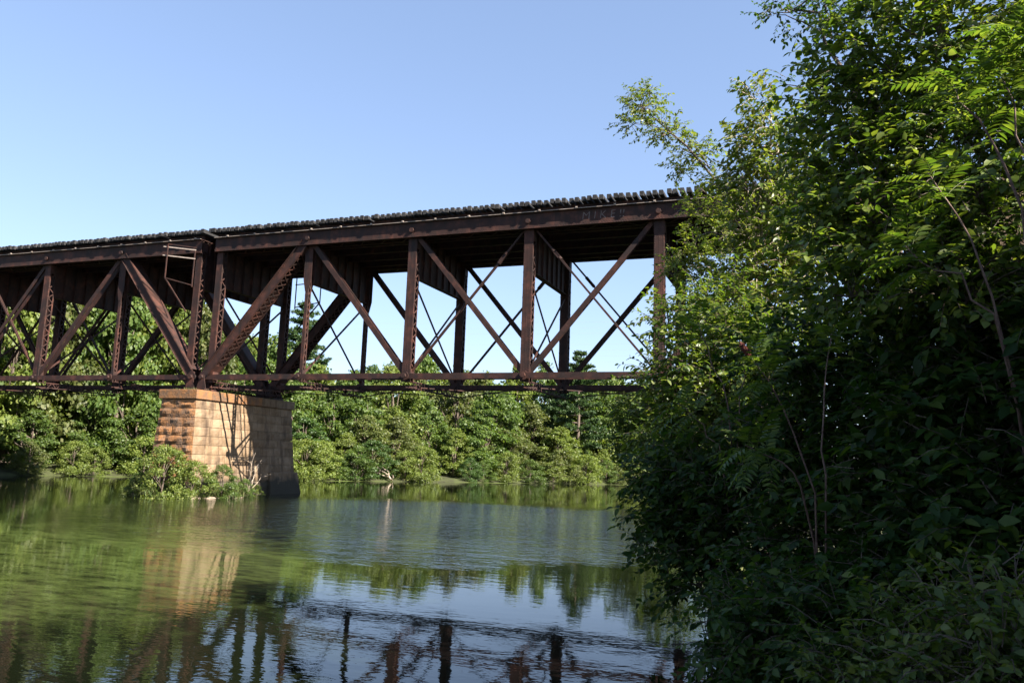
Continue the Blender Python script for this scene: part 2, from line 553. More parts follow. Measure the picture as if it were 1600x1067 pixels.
def make_span(X0, sg, L, label, graffiti=False):
    root = empty('steel_truss_span', (X0, W / 2, ZC - .9), label, 'bridge', 'rusty deck truss spans of the railway bridge')
    fx = lambda t: X0 + sg * t
    S = 6 * L
    for yc in (0.0, W):
        out = -1 if yc == 0 else 1                       # outward side of this truss
        # ---- top chord: two webs, cover plate, outstanding angles
        mb = MB()
        xa, xb = sorted((fx(.12), fx(S - .12)))
        for yy in (-.40, .40):
            mb.box(xa, xb, yc + yy - .012, yc + yy + .012, CH_BOT, CH_TOP - .015)
            so = 1 if yy > 0 else -1
            mb.box(xa, xb, *sorted((yc + yy + so * .0125, yc + yy + so * .105)), CH_BOT - .012, CH_BOT + .006)
            mb.box(xa, xb, *sorted((yc + yy + so * .0125, yc + yy + so * .028)), CH_BOT + .008, CH_BOT + .16)
            mb.box(xa, xb, *sorted((yc + yy - so * .0125, yc + yy - so * .12)), CH_BOT - .010, CH_BOT + .008)
        ch = mb.build('top_chord', 'steel', root)
        MB().box(xa, xb, yc - .53, yc + .53, CH_TOP - .014, CH_TOP + .012).build('cover_plate', 'steel_light' if False else 'steel', ch)
        mb = MB()
        lacing(mb, (xa + .3, yc, CH_BOT - .02), (xb - .3, yc, CH_BOT - .02), (0, 1, 0), .7, .7, .09)
        mb.build('lacing', 'steel', ch, 'stuff')
        mb = MB()
        x = xa + .1
        while x < xb:
            mb.rivet((x, yc + out * .428, CH_BOT + .05), (0, out, 0))
            mb.rivet((x + .07, yc + out * .428, CH_BOT + .12), (0, out, 0))
            x += .14
        for k in range(1, 6):                              # splice rivet fields beside each panel point
            for i in range(16):
                for j in range(4):
                    mb.rivet((fx(k * L) - 1.1 + i * .14 + (j % 2) * .07, yc + out * .413, CH_BOT + .2 + j * .1), (0, out, 0))
        mb.build('rivets', 'steel', ch, 'stuff')
        # clipped edge angle on the chord's top edge, its sunlit line painted pale
        mb = MB().box(xa, xb, *sorted((yc + out * .531, yc + out * .60)), CH_TOP - .006, CH_TOP + .022)
        x = xa + 1.0
        while x < xb:
            mb.box(x, x + .10, *sorted((yc + out * .5315, yc + out * .64)), CH_TOP + .0225, CH_TOP + .09)
            x += 2.05
        mb.build('edge_angle', 'steel_light', ch)
        # ledger beam carrying the ties on the chord
        MB().box(xa, xb, yc - .22, yc + .22, CH_TOP + .0125, TIE_B - .002).build('ledger_beam', 'steel', root)
        # ---- bottom chord eyebars
        for k in range(6):
            ys = (-.31, .31) if k % 2 == 0 else (-.375, .375)
            dep = .30
            for yy in ys:
                eyebar((fx(k * L), ZC), (fx((k + 1) * L), ZC), yc + yy, dep, .05, .24).build('eyebar', 'steel', root)
        # ---- posts
        for k in range(7):
            x = fx(k * L)
            if k in (0, 6):
                x = fx(.42 if k == 0 else S - .42)
            zt = CH_BOT - .01 if k not in (0, 6) else CH_TOP - .1
            hang = k in (1, 5)
            w = .20 if hang else (.46 if k in (0, 6) else .52)
            hy = .15 if hang else .235
            zb = ZC - (.30 if not k in (0, 6) else .35)
            mb = MB()
            for yy in (-hy, hy):
                so = 1 if yy > 0 else -1
                mb.box(x - w / 2, x + w / 2, yc + yy - .009, yc + yy + .009, zb, zt + .3)
                for e in (-1, 1):                          # channel flanges turned in
                    mb.box(*sorted((x + e * (w / 2 - .012), x + e * (w / 2 + .003))), *sorted((yc + yy - so * .0095, yc + yy - so * .085)), zb, zt + .3)
            po = mb.build('hanger' if hang else 'post', 'steel', root)
            mb = MB()
            for e in (-1, 1):
                lacing(mb, (x + e * (w / 2 + .010), yc, zb + .7), (x + e * (w / 2 + .010), yc, zt - .6), (0, 1, 0), 2 * hy - .04, .34, .065, .012)
                mb.box(*sorted((x + e * (w / 2 + .004), x + e * (w / 2 + .018))), yc - hy, yc + hy, zb + .2, zb + .72)
                mb.box(*sorted((x + e * (w / 2 + .004), x + e * (w / 2 + .018))), yc - hy, yc + hy, zt - .62, zt - .02)
            mb.build('lacing', 'steel', po, 'stuff')
            mb = MB()
            z = zb + .1
            while z < zt:
                for e in ((-1, 1) if hang else (-1, -.33, .33, 1) if z < zb + .9 else (-1, 0, 1) if k in (2, 3, 4) else (-1, 1)):
                    mb.rivet((x + e * (w / 2 - .05), yc + out * (hy + .0095), z + (.06 if abs(e) < .5 else 0)), (0, out, 0), .024, .018)
                z += .125
            mb.build('rivets', 'steel', po, 'stuff')
            if hang:                                       # wide gusset section below the chord, tapering to the slim hanger
                zg = 12.75
                mb = MB()
                for yy in (-hy - .02, hy + .02):
                    a, b = yc + yy - .008, yc + yy + .008
                    prof = [(x - .27, zt + .25), (x - .27, zg + .25), (x - .11, zg - .45), (x + .11, zg - .45), (x + .27, zg + .25), (x + .27, zt + .25)]
                    vs = [(p, a, q) for p, q in prof] + [(p, b, q) for p, q in prof]
                    n = 6
                    mb.add(vs, [tuple(range(n)), tuple(range(n, 2 * n))[::-1]] + [(i, n + i, n + (i + 1) % n, (i + 1) % n) for i in range(n)])
                g = mb.build('gusset_plate', 'steel', po)
                mb = MB()
                z = zg + .1
                while z < zt:
                    for e in (-.22, -.1, .1, .22):
                        mb.rivet((x + e, yc + out * (hy + .0285), z), (0, out, 0), .024, .018)
                    z += .12
                mb.build('rivets', 'steel', g, 'stuff')
        # ---- inclined end posts: box with cover plate above, cross lattice below
        for e in (0, 1):
            p = Vector((fx(0 if e == 0 else S), yc, ZC))
            q = Vector((fx(L if e == 0 else S - L), yc, ZT))
            d = (q - p).normalized()
            wd = d.cross(Vector((0, 1, 0)))
            if wd.z < 0:
                wd = -wd                                   # upper side
            mb = MB()
            for yy in (-.36, .36):
                so = 1 if yy > 0 else -1
                mb.bar(p, q, .56, .026, (0, 1, 0), (0, yy))
                for ww in (-.26, .26):
                    o_ = wd * ww + Vector((0, yy + so * .055, 0))
                    mb.bar(p + o_ + d * .35, q + o_ - d * .3, .025, .085, (0, 1, 0))
            ep = mb.build('end_post', 'steel', root)
            o_ = wd * .295
            MB().bar(p + o_ + d * .4, q + o_ - d * .35, .022, .86, (0, 1, 0)).build('cover_plate', 'steel', ep)
            mb = MB()
            o_ = -wd * .29
            lacing(mb, p + o_ + d * 1.1, q + o_ - d * 1.0, (0, 1, 0), .70, .42, .075, .014, cross=True)
            mb.bar(p + o_ + d * .45, p + o_ + d * 1.15, .016, .8, (0, 1, 0))
            mb.bar(q + o_ - d * .45, q + o_ - d * 1.05, .016, .8, (0, 1, 0))
            mb.build('lattice', 'steel', ep, 'stuff')
            mb = MB()
            t = .3
            ln = (q - p).length
            while t < ln - .3:
                for ww in (-.2, .2):
                    mb.rivet(p + d * t + wd * ww + Vector((0, out * .3735, 0)), (0, out, 0), .024, .018)
                if t < 1.6:
                    for ww in (-.1, 0, .1):
                        mb.rivet(p + d * (t + .05) + wd * ww + Vector((0, out * .3735, 0)), (0, out, 0), .024, .018)
                t += .13
            mb.build('rivets', 'steel', ep, 'stuff')
        # ---- diagonals (pairs of eyebars) and counter rods with turnbuckles
        def pt(k, top):
            return (fx(k * L), ZT if top else ZC)
        for (a, b, dep) in ((1, 2, .30), (5, 4, .30), (2, 3, .25), (4, 3, .25)):
            for yy in ((-.17, .17) if a != 4 else (-.11, .11)):
                eyebar(pt(a, True), pt(b, False), yc + yy, dep, .045, .24).build('diagonal', 'steel', root)
        for (a, b) in ((3, 2), (3, 4)):
            for yy in (-.05, .05):
                A, B = Vector((*pt(a, True),)), None
                a3 = Vector((pt(a, True)[0], yc + yy, ZT))
                b3 = Vector((pt(b, False)[0], yc + yy, ZC))
                mb = MB().bar(a3, b3, .10, .06, (0, 1, 0))
                c = mb.build('counter_rod', 'steel', root)
                dd = (b3 - a3).normalized()
                t0 = a3 + dd * 2.1
                tb = MB()
                for s_ in (-1, 1):
                    tb.bar(t0, t0 + dd * .55, .035, .08, (0, 1, 0), (s_ * .07, 0))
                tb.cyl(t0 - dd * .10, t0 + dd * .06, .095, n=8).cyl(t0 + dd * .5, t0 + dd * .66, .095, n=8)
                tb.build('turnbuckle', 'steel', c)
        # ---- pins
        for k in range(7):
            for top in ((False, True) if 0 < k < 6 else (False,)):
                x, z = pt(k, top)
                y0 = yc + out * .46
                rr = .15
                yo = yc + out * (.50 if not top else .47)
                mb = MB().cyl((x, yc - out * .5, z), (x, yo, z), .085, n=12).cyl((x, yo - out * .05, z), (x, yo + out * .07, z), rr, rr * .93, n=6)
                mb.build('pin', 'steel', root)
        # ---- bearing shoes on the masonry
        for k in (0, 6):
            x = fx(0 if k == 0 else S) + (sg * .02 if k == 0 else -sg * .02)
            mb = MB()
            for yy in (-.42, -.14, .14, .42):
                vs = []
                for y_ in (yc + yy - .02, yc + yy + .02):
                    vs += [(x - .36, y_, ZC - .72), (x + .36, y_, ZC - .72), (x + .13, y_, ZC + .12), (x - .13, y_, ZC + .12)]
                mb.add(vs, [(0, 1, 2, 3), (7, 6, 5, 4), (0, 4, 5, 1), (1, 5, 6, 2), (2, 6, 7, 3), (3, 7, 4, 0)])
            mb.box(x - .38, x + .38, yc - .55, yc + .55, ZC - .80, ZC - .715)
            mb.box(x - .40, x + .40, yc - .62, yc + .62, ZC - .90, ZC - .801)
            mb.build('bearing_shoe', 'steel', root)
    # ---- floor beams, sway rods, bottom struts, laterals, stringers
    for k in range(7):
        x = fx(k * L)
        if k in (0, 6):
            x = fx(.42 if k == 0 else S - .42)
        mb = MB()
        zb, zt = 12.85, 15.60
        mb.box(x - .012, x + .012, .245, W - .245, zb, zt)
        for zz in (zb, zt - .02):
            mb.box(x - .17, x + .17, .246, W - .246, zz - .012, zz + .012)
        for i in range(1, 7):
            y = .25 + (W - .5) * i / 7
            for e in (-1, 1):
                mb.box(*sorted((x + e * .013, x + e * .11)), y - .01, y + .01, zb + .013, zt - .034)
        mb.build('floor_beam', 'steel', root)
        for (za, zb2, ya, yb) in ((ZC + .25, 12.8, .1, W - .1), (12.8, ZC + .25, .1, W - .1)):
            xo = .035 if za < zb2 else -.035
            MB().bar((x + xo * 1.6, ya, za), (x + xo * 1.6, yb, zb2), .11, .06, (1, 0, 0)).build('sway_rod', 'steel', root)
        mb = MB()
        zz = ZC - .42
        for z_ in (zz - .17, zz + .17):
            for e in (-1, 1):
                mb.box(x + e * .10 - .03, x + e * .10 + .03, .0, W, z_ - .03, z_ + .03)
        st = mb.build('bottom_strut', 'steel', root)
        mb = MB()
        for e in (-1, 1):
            lacing(mb, (x + e * .135, .3, zz), (x + e * .135, W - .3, zz), (0, 0, 1), .36, .36, .06, .012)
        mb.build('lacing', 'steel', st, 'stuff')
        if k < 6:
            x2 = fx((k + 1) * L)
            for ya, yb, dz in ((.1, W - .1, 0), (W - .1, .1, .07)):
                MB().bar((fx(k * L), ya, ZC - .58 - dz), (x2, yb, ZC - .58 - dz), .07, .05, (0, 0, 1)).build('lateral_rod', 'steel', root)
    xa, xb = sorted((fx(.45), fx(S - .45)))
    for y in (1.1, 2.55, 4.15, 5.6):
        mb = MB().box(xa, xb, y - .01, y + .01, 15.15, TIE_B - .003)
        mb.box(xa, xb, y - .14, y + .14, 15.13, 15.152).box(xa, xb, y - .14, y + .14, TIE_B - .03, TIE_B - .0045)
        mb.build('stringer', 'steel', root)
    # brackets lifting the stringers: short seats on each floor beam
    if graffiti:
        cu = bpy.data.curves.new('chalk_lettering', 'FONT')
        cu.body = 'M I K E !!'
        cu.size = .6
        cu.offset = -.011
        cu.extrude = .002
        cu.shear = .1
        to = bpy.data.objects.new('chalk_lettering_tmp', cu)
        COL.objects.link(to)
        bpy.context.view_layer.update()
        me = bpy.data.meshes.new_from_object(to)
        bpy.data.objects.remove(to)
        me.materials.clear()
        me.materials.append(M['chalk'])
        o = link_mesh('chalk_lettering', me, root)
        o.rotation_euler = (R(90), 0, 0)
        o.location = Vector((23.95, -.4155, 15.34)) - root.location
    return root

PANEL_R, PANEL_L, GAP = 7.0, 6.773, .836
span_r = make_span(0.0, 1, PANEL_R, 'rusty brown steel deck truss span running from the stone pier into the leafy near bank', True)
span_l = make_span(-GAP, -1, PANEL_L, 'rusty steel deck truss span whose end above the pier carries the pale-railed refuge frame')

def make_track(xa, xb, label):
    root = empty('railway_track', ((xa + xb) / 2, W / 2, TIE_B), label, 'railway track', 'lengths of track on the bridge')
    n = int((xb - xa) / .34)
    me = None
    tie_var = []
    for v in range(6):
        r_ = random.Random(v)
        mb = MB()
        L2 = (W - 2 * YT) / 2
        w = .11
        b = .02
        # chamfered timber with slightly uneven ends
        e0, e1 = L2 + r_.uniform(-.07, .06), L2 + r_.uniform(-.07, .06)
        prof = [(-w, 0), (w, 0), (w, .25 - b), (w - b, .25), (-w + b, .25), (-w, .25 - b)]
        vs = [(p, -e0, q) for p, q in prof] + [(p, e1, q) for p, q in prof]
        mb.add(vs, [tuple(range(6)), tuple(range(6, 12))[::-1]] + [(i, 6 + i, 6 + (i + 1) % 6, (i + 1) % 6) for i in range(6)])
        tie_var.append(mb.mesh('tie', 'timber'))
    for i in range(n):
        o = link_mesh('tie', tie_var[random.randrange(6)], root)
        o.location = (xa + (i + .5) * (xb - xa) / n - root.location.x + random.uniform(-.03, .03), random.uniform(-.05, .05), random.uniform(0, .02))
        o.rotation_euler = (0, 0, random.uniform(-.009, .009))
    for y in (W / 2 - .7525, W / 2 + .7525):
        mb = MB().box(xa, xb, y - .07, y + .07, TIE_T + .012, TIE_T + .03)
        mb.box(xa, xb, y - .012, y + .012, TIE_T + .0301, TIE_T + .13).box(xa, xb, y - .036, y + .036, TIE_T + .1301, TIE_T + .17)
        mb.build('rail', 'rail', root)
    for y in (W / 2 - 1.9, W / 2 + 1.9):
        MB().box(xa, xb, y - .1, y + .1, TIE_T + .0125, TIE_T + .15).build('guard_timber', 'timber', root)
    return root
make_track(-.30, 42.0, 'timber railway ties and rails on the truss span that runs into the near bank trees')
make_track(-41.5, -.52, 'timber railway ties and rails on the truss span beside the refuge frame')

def refuge(x, y, out, sg, label):
    """small refuge frame bracketed off the end of the chord: two pale rails, hangers, sill and stay"""
    root = empty('refuge_frame', (x, y, 12.9), label, 'railing', 'refuge frames at the pier')
    xo = x - 1.75 * sg
    yo = y + out * .10
    y1 = y + out * .72
    for z in (15.42, 14.86):
        MB().bar((x + .05 * sg, yo + out * .12, z - .24), (xo - .35 * sg, y1, z), .065, .04, (0, 1, 0)).build('rail', 'steel_light', root)
    MB().bar((xo, y1, 15.5), (xo, y1, 13.35), .06, .06, (0, 1, 0)).build('stanchion', 'steel', root)
    MB().bar((x - .12 * sg, yo, 15.3), (x - .12 * sg, yo, 12.85), .06, .06, (0, 1, 0)).build('stanchion', 'steel', root)
    MB().bar((xo, y1, 13.38), (x - .1 * sg, yo, 12.95), .06, .05, (0, 1, 0)).build('sill', 'steel', root)
    MB().bar((xo, y1, 13.38), (x - .55 * sg, y - out * .05, 11.3), .07, .07, (0, 1, 0)).build('stay', 'steel', root)
    MB().bar((xo, y1, 15.56), (x, yo, 15.36), .05, .05, (0, 1, 0)).build('top_rod', 'steel', root)
    return root
refuge(-GAP - .38, -.45, -1, 1, 'small steel refuge frame with two pale rails above the sunlit end of the stone pier')
refuge(.42 + .25, W + .45, 1, -1, 'thin ladder-like steel refuge frame on the shaded far truss above the pier')

# ------------------------------------------------------------------ stone pier
PX0, PX1, PY0, PY1, PTOP = -1.62, .98, -1.78, 7.50, 6.27
def stone_block(c, ux, uz, nrm, w, h, depth, rough, seed, mat):
    """block whose face (centre c, axes ux,uz) bulges along nrm; returns MB"""
    r_ = random.Random(seed)
    nx, nz = max(2, min(5, int(w / .28))), 3
    c, ux, uz, nrm = map(Vector, (c, ux, uz, nrm))
    mb = MB()
    vs, idx = [], {}
    for j in range(nz + 1):
        for i in range(nx + 1):
            u, v = i / nx - .5, j / nz - .5
            edge = i in (0, nx) or j in (0, nz)
            dn = (r_.uniform(-.2, .2) * rough if edge else rough * r_.uniform(.35, 1.25))
            idx[i, j] = len(vs)
            vs.append(c + ux * (u * w + (0 if edge else r_.uniform(-.03, .03))) + uz * (v * h) + nrm * dn)
    faces = [(idx[i, j], idx[i + 1, j], idx[i + 1, j + 1], idx[i, j + 1]) for i in range(nx) for j in range(nz)]
    ring = [(i, 0) for i in range(nx)] + [(nx, j) for j in range(nz)] + [(i, nz) for i in range(nx, 0, -1)] + [(0, j) for j in range(nz, 0, -1)]
    b0 = len(vs)
    for (i, j) in ring:
        u, v = i / nx - .5, j / nz - .5
        vs.append(c + ux * (u * w) + uz * (v * h) - nrm * depth)
    m = len(ring)
    for k in range(m):
        a, b = ring[k], ring[(k + 1) % m]
        faces.append((idx[a], b0 + k, b0 + (k + 1) % m, idx[b]))
    mb.add(vs, faces)
    return mb

def make_pier():
    root = empty('stone_pier', ((PX0 + PX1) / 2, (PY0 + PY1) / 2, -.8), 'battered sandstone block pier carrying the rusty bridge from a bushy islet', 'bridge pier')
    bx, by0, by1 = .062, .055, .10                      # batter per metre
    core_z0, core_z1 = -1.5, PTOP - .56
    ins = .10
    def ext(z):
        k = PTOP - .56 - z
        return PX0 - bx * k, PX1 + bx * k, PY0 - by0 * k, PY1 + by1 * k
    vs = []
    for z in (core_z0, core_z1):
        a, b, c, d = ext(z)
        vs += [(a + ins, c + ins, z), (b - ins, c + ins, z), (b - ins, d - ins, z), (a + ins, d - ins, z)]
    MB().add(vs, [(0, 3, 2, 1), (4, 5, 6, 7), (0, 1, 5, 4), (1, 2, 6, 5), (2, 3, 7, 6), (3, 0, 4, 7)]).build('core', 'mortar', root)
    ncourse = 12
    hz = (core_z1 + .75) / ncourse
    r_ = random.Random(3)
    for ci in range(ncourse):
        z0 = -.75 + ci * hz
        zc = z0 + hz / 2
        a, b, c, d = ext(zc)
        h = hz - .022
        for face in range(4):
            if face == 0:   o, u, n, ln, bt, rg, mt = Vector((a, c, zc)), Vector((1, 0, 0)), Vector((0, -1, 0)), b - a, by0, .095, 'stone_rust'
            elif face == 1: o, u, n, ln, bt, rg, mt = Vector((b, c, zc)), Vector((0, 1, 0)), Vector((1, 0, 0)), d - c, bx, .028, 'stone'
            elif face == 2: o, u, n, ln, bt, rg, mt = Vector((b, d, zc)), Vector((-1, 0, 0)), Vector((0, 1, 0)), b - a, by1, .05, 'stone'
            else:           o, u, n, ln, bt, rg, mt = Vector((a, d, zc)), Vector((0, -1, 0)), Vector((-1, 0, 0)), d - c, bx, .03, 'stone'
            up = Vector((-n.x * bt, -n.y * bt, 1)).normalized()
            avg = 1.0 if face in (0, 2) else 1.3
            cnt = max(2, int(round(ln / avg + r_.uniform(-.35, .35))))
            cuts = [0] + sorted((i + r_.uniform(-.26, .26)) / cnt for i in range(1, cnt)) + [1]
            for i in range(cnt):
                w = (cuts[i + 1] - cuts[i]) * ln
                cc = o + u * ((cuts[i] + cuts[i + 1]) / 2 * ln)
                stone_block(cc, u, up, n, w - (.03 if face == 0 else .022), h - (.008 if face == 0 else 0), .11, rg * r_.uniform(.7, 1.2), r_.random(), mt).build('stone', mt, root)
    # coping slabs
    y = PY0 - .16
    k = 0
    while y < PY1 + .1:
        w = min(r_.uniform(1.3, 1.9), PY1 + .16 - y)
        if PY1 + .16 - (y + w) < .5: w = PY1 + .16 - y
        mb = MB().box(PX0 - .14, PX1 + .14, y + .006, y + w - .006, PTOP - .555, PTOP)
        o = mb.build('coping_stone', 'stone_rust' if k < 4 else 'stone', root)
        bv = o.modifiers.new('bevel', 'BEVEL')
        bv.width = .035
        bv.segments = 2
        y += w
        k += 1
    # footing under the far end
    mb = MB()
    z0, z1 = -1.4, 1.45
    a, b, c, d = ext(z1)
    vs = [(a - .55, d - 3.0, z0), (b + .55, d - 3.0, z0), (b + .55, d + .75, z0), (a - .55, d + .75, z0),
          (a - .16, d - 2.8, z1), (b + .16, d - 2.8, z1), (b + .16, d + .22, z1), (a - .16, d + .22, z1)]
    mb.add(vs, [(0, 3, 2, 1), (4, 5, 6, 7), (0, 1, 5, 4), (1, 2, 6, 5), (2, 3, 7, 6), (3, 0, 4, 7)])
    o = mb.build('footing', 'stone', root)
    bv = o.modifiers.new('bevel', 'BEVEL')
    bv.width = .06
    bv.segments = 2
    return root
make_pier()

def abutment(x, sg, label):
    root = empty('stone_abutment', (x, W / 2, 0), label, 'abutment')
    for i in range(9):
        z0 = -1 + i * .81
        e = .06 * (8 - i)
        lo, hi = sorted((x - sg * e, x + sg * 3.2))
        o = MB().box(lo, hi, -1.6 - e, W + 1.6 + e, z0, z0 + .8).build('stone_course', 'stone', root)
        bv = o.modifiers.new('bevel', 'BEVEL')
        bv.width = .03
    MB().box(*sorted((x + sg * 1.1, x + sg * 3.2)), -1.6, W + 1.6, 6.30, 16.0).build('backwall', 'stone', root)
    return root
abutment(41.1, 1, 'stone block abutment under the bridge end hidden in the near bank trees')
abutment(-GAP - 6 * PANEL_L + .9, -1, 'stone block abutment at the bridge end beyond the wooded far bank')

# ------------------------------------------------------------------ foliage helpers
def norm(a):
    return a / np.maximum(np.linalg.norm(a, axis=-1, keepdims=True), 1e-9)

LEAF_V = np.array([(0, 0, 0), (.36, .5, .07), (.36, -.5, .07), (.42, 0, 0), (.72, .34, .02), (.72, -.34, .02), (1, 0, -.12)], float)
LEAF_T = np.array([(0, 3, 1), (0, 2, 3)])
LEAF_Q = np.array([(1, 3, 6, 4), (2, 5, 6, 3)])
CARD_V = np.array([(0, 0, 0), (.5, .5, .10), (1, 0, 0), (.5, -.5, .10)], float)
CARD_Q = np.array([(0, 3, 2, 1)])

def leaves_arrays(P, dirs, nrm, length, width, detailed):
    """leaf templates at P pointing along dirs, face normal near nrm"""
    d = norm(dirs)
    w = norm(np.cross(nrm, d))
    n = np.cross(d, w)
    T = LEAF_V if detailed else CARD_V
    V = P[:, None, :] + (T[None, :, 0:1] * length[:, None, None]) * d[:, None, :] + (T[None, :, 1:2] * width[:, None, None]) * w[:, None, :] + (T[None, :, 2:3] * length[:, None, None]) * n[:, None, :]
    off = (np.arange(len(P)) * len(T))[:, None, None]
    if detailed:
        F = [(LEAF_T[None] + off).reshape(-1, 3), (LEAF_Q[None] + off).reshape(-1, 4)]
    else:
        F = [(CARD_Q[None] + off).reshape(-1, 4)]
    return V.reshape(-1, 3), F

def rand_dirs(g, n):
    return norm(g.normal(size=(n, 3)))

def crown_mesh(name, g, blobs, per, leaf, mat, shell=.38):
    """far foliage: leaves spread through the outer part of many small clumps"""
    P, Dn = [], []
    for c, r in blobs:
        n = max(8, int(per * (r[0] * r[1] + r[0] * r[2] + r[1] * r[2]) / 3))
        d = rand_dirs(g, n)
        d[:, 2] = np.where(d[:, 2] < -.35, -d[:, 2], d[:, 2])
        q = (shell + (1 - shell) * g.random(n)) * (1 + .18 * g.normal(size=n))
        P.append(np.asarray(c) + d * q[:, None] * np.asarray(r))
        Dn.append(d)
    P, Dn = np.concatenate(P), np.concatenate(Dn)
    n = len(P)
    out = norm(Dn + .65 * g.normal(size=(n, 3)) + np.array([0, 0, .25]))
    dirs = np.cross(out, rand_dirs(g, n)) + np.array([0, 0, -.25])
    ln = leaf * g.uniform(.6, 1.35, n)
    V, F = leaves_arrays(P, dirs, out, ln, ln * .75, False)
    return mesh_np(name, V, F, mat)

def limb_path(g, a, b, sag=.0, n=5, jit=.06):
    a, b = np.asarray(a, float), np.asarray(b, float)
    L = np.linalg.norm(b - a)
    t = np.linspace(0, 1, n)[:, None]
    p = a + (b - a) * t
    p[:, 2] += sag * L * np.sin(np.pi * t[:, 0])
    p[1:-1] += g.normal(size=(n - 2, 3)) * jit * L
    return p

def deciduous(seed, H, rad, low, mat, leaf=.30, per=34, nclump=42):
    """returns (trunk mesh, crown mesh) with base at origin"""
    g = np.random.default_rng(seed)
    blobs = []
    mb = MB()
    z0 = H * low
    lean = g.normal(size=2) * .04 * H
    tr = limb_path(g, (0, 0, -.4), (lean[0], lean[1], H * .82), 0, 6, .015)
    mb.tube(tr, np.linspace(.024 * H, .006 * H, 6), 7)
    for i in range(nclump):
        t = (i + .5) / nclump
        z = z0 + (H - z0) * t ** .85
        # crown profile: widest at 40 % of the crown height
        f = math.sin(math.pi * min(1, .18 + .82 * ((z - z0) / (H - z0)) ** .9) ) ** .7 if z < H else 0
        a = i * 2.39996 + g.normal() * .5
        rr = rad * f * math.sqrt(g.uniform(.25, 1.0))
        c = np.array([math.cos(a) * rr + lean[0] * t, math.sin(a) * rr + lean[1] * t, z - .06 * H * g.random()])
        s = rad * g.uniform(.22, .42) * (1 - .35 * t)
        blobs.append((c, (s * g.uniform(.9, 1.3), s * g.uniform(.9, 1.3), s * g.uniform(.55, .85))))
        if i % 3 == 0:
            k = min(len(tr) - 1, max(1, int(z / H * 5)))
            mb.tube(limb_path(g, tr[k - 1], c, -.05, 4, .05), np.linspace(.009 * H, .002 * H, 4), 5)
    return mb.mesh('trunk', 'bark', smooth=True), crown_mesh('crown', g, blobs, per, leaf, mat)

def pine(seed, H, rad, bare=.3):
    g = np.random.default_rng(seed)
    mb = MB()
    tr = limb_path(g, (0, 0, -.4), (g.normal() * .2, g.normal() * .2, H), 0, 7, .006)
    mb.tube(tr, np.linspace(.02 * H, .004 * H, 7), 7)
    P, Dr = [], []
    nw = 13
    for i in range(nw):
        t = i / (nw - 1)
        z = H * (bare + (1 - bare) * t)
        Lb = rad * (1 - t ** 1.5 * .86) * g.uniform(.75, 1.1) * (.65 + .35 * math.sin(min(1, t * 4) * math.pi / 2))
        for b in range(5):
            if g.random() < .14: continue
            a = b * 2 * math.pi / 5 + i * .7 + g.normal() * .25
            l = Lb * g.uniform(.6, 1.15)
            s = np.array([0, 0, z]) + np.interp(z, tr[:, 2], tr[:, 0]) * np.array([1, 0, 0]) + np.interp(z, tr[:, 2], tr[:, 1]) * np.array([0, 1, 0])
            e = s + np.array([math.cos(a) * l, math.sin(a) * l, l * (.05 + .35 * t)])
            pth = limb_path(g, s, e, -.05, 4, .03)
            mb.tube(pth, np.linspace(.006 * H * (1 - .6 * t), .0015 * H, 4), 4)
            for q in range(int(8 + l * 7)):
                u = g.uniform(.3, 1.05)
                c = s + (e - s) * u + g.normal(size=3) * np.array([.28, .28, .08]) * (.5 + l * .13)
                m = 26
                dd = rand_dirs(g, m) + np.array([math.cos(a), math.sin(a), .45]) * .8
                P.append(np.repeat(c[None], m, 0) + g.normal(size=(m, 3)) * .07)
                Dr.append(dd)
    P, Dr = np.concatenate(P), np.concatenate(Dr)
    n = len(P)
    ln = g.uniform(.22, .46, n)
    V, F = leaves_arrays(P, Dr, rand_dirs(g, n), ln, np.full(n, .11), False)
    return mb.mesh('trunk', 'bark', smooth=True), mesh_np('crown', V, F, 'needle')

def place_tree(kind, name, loc, scale, rz, label, cat, group=None, sxy=1.0):
    tm, cm = kind
    o = empty(name, loc, label, cat, group)
    for nm, me, kd in (('trunk', tm, None), ('crown', cm, 'stuff')):
        c = link_mesh(nm, me, o, kd)
    o.scale = (scale * sxy, scale * sxy, scale)
    o.rotation_euler = (0, 0, rz)
    return o

# unit-height (10 m) variants
VAR = {}
for nm, mt, sds in (('mid', 'leaf_mid', (11, 12, 13)), ('yellow', 'leaf_yellow', (21, 22)), ('dark', 'leaf_dark', (31, 32)), ('olive', 'leaf_olive', (41, 42))):
    VAR[nm] = [deciduous(s, 10.0, 3.6 if s % 2 else 3.1, .06, mt, .29, 250, 60) for s in sds]
SHR = {nm: [deciduous(s, 4.0, 2.3, -.02, mt, .15, 520, 38)] for nm, mt, s in (('mid', 'leaf_mid', 51), ('yellow', 'leaf_yellow', 52), ('dark', 'leaf_dark', 53), ('olive', 'leaf_olive', 54))}
PINE = [pine(61, 18.0, 4.6, .33), pine(62, 16.0, 4.6, .25)]

# ------------------------------------------------------------------ far-bank wood
def horizon_y(px): return 721.5 - (800 - px) * math.tan(ROLL)
TOP = np.array([(-200, 400), (0, 415), (190, 420), (240, 425), (300, 455), (345, 500), (400, 522), (440, 545), (480, 556), (540, 578), (575, 576), (600, 556), (640, 540), (680, 562),
                (720, 574), (770, 560), (830, 568), (900, 572), (960, 586), (1020, 584), (1100, 590), (1400, 560)], float)
def px_of(x, y, z=5.0):
    d = np.array([x, y, z]) - CAM
    fw, r2, u2 = np.array(_fw), np.array(_r2), np.array(_u2)
    w = d @ fw
    return 800 + 1254 * (d @ r2) / w, w
def cap_h(x, y):
    px, dist = px_of(x, y)
    return CAM[2] + dist * (horizon_y(px) - np.interp(px, TOP[:, 0], TOP[:, 1])) / 1254.0

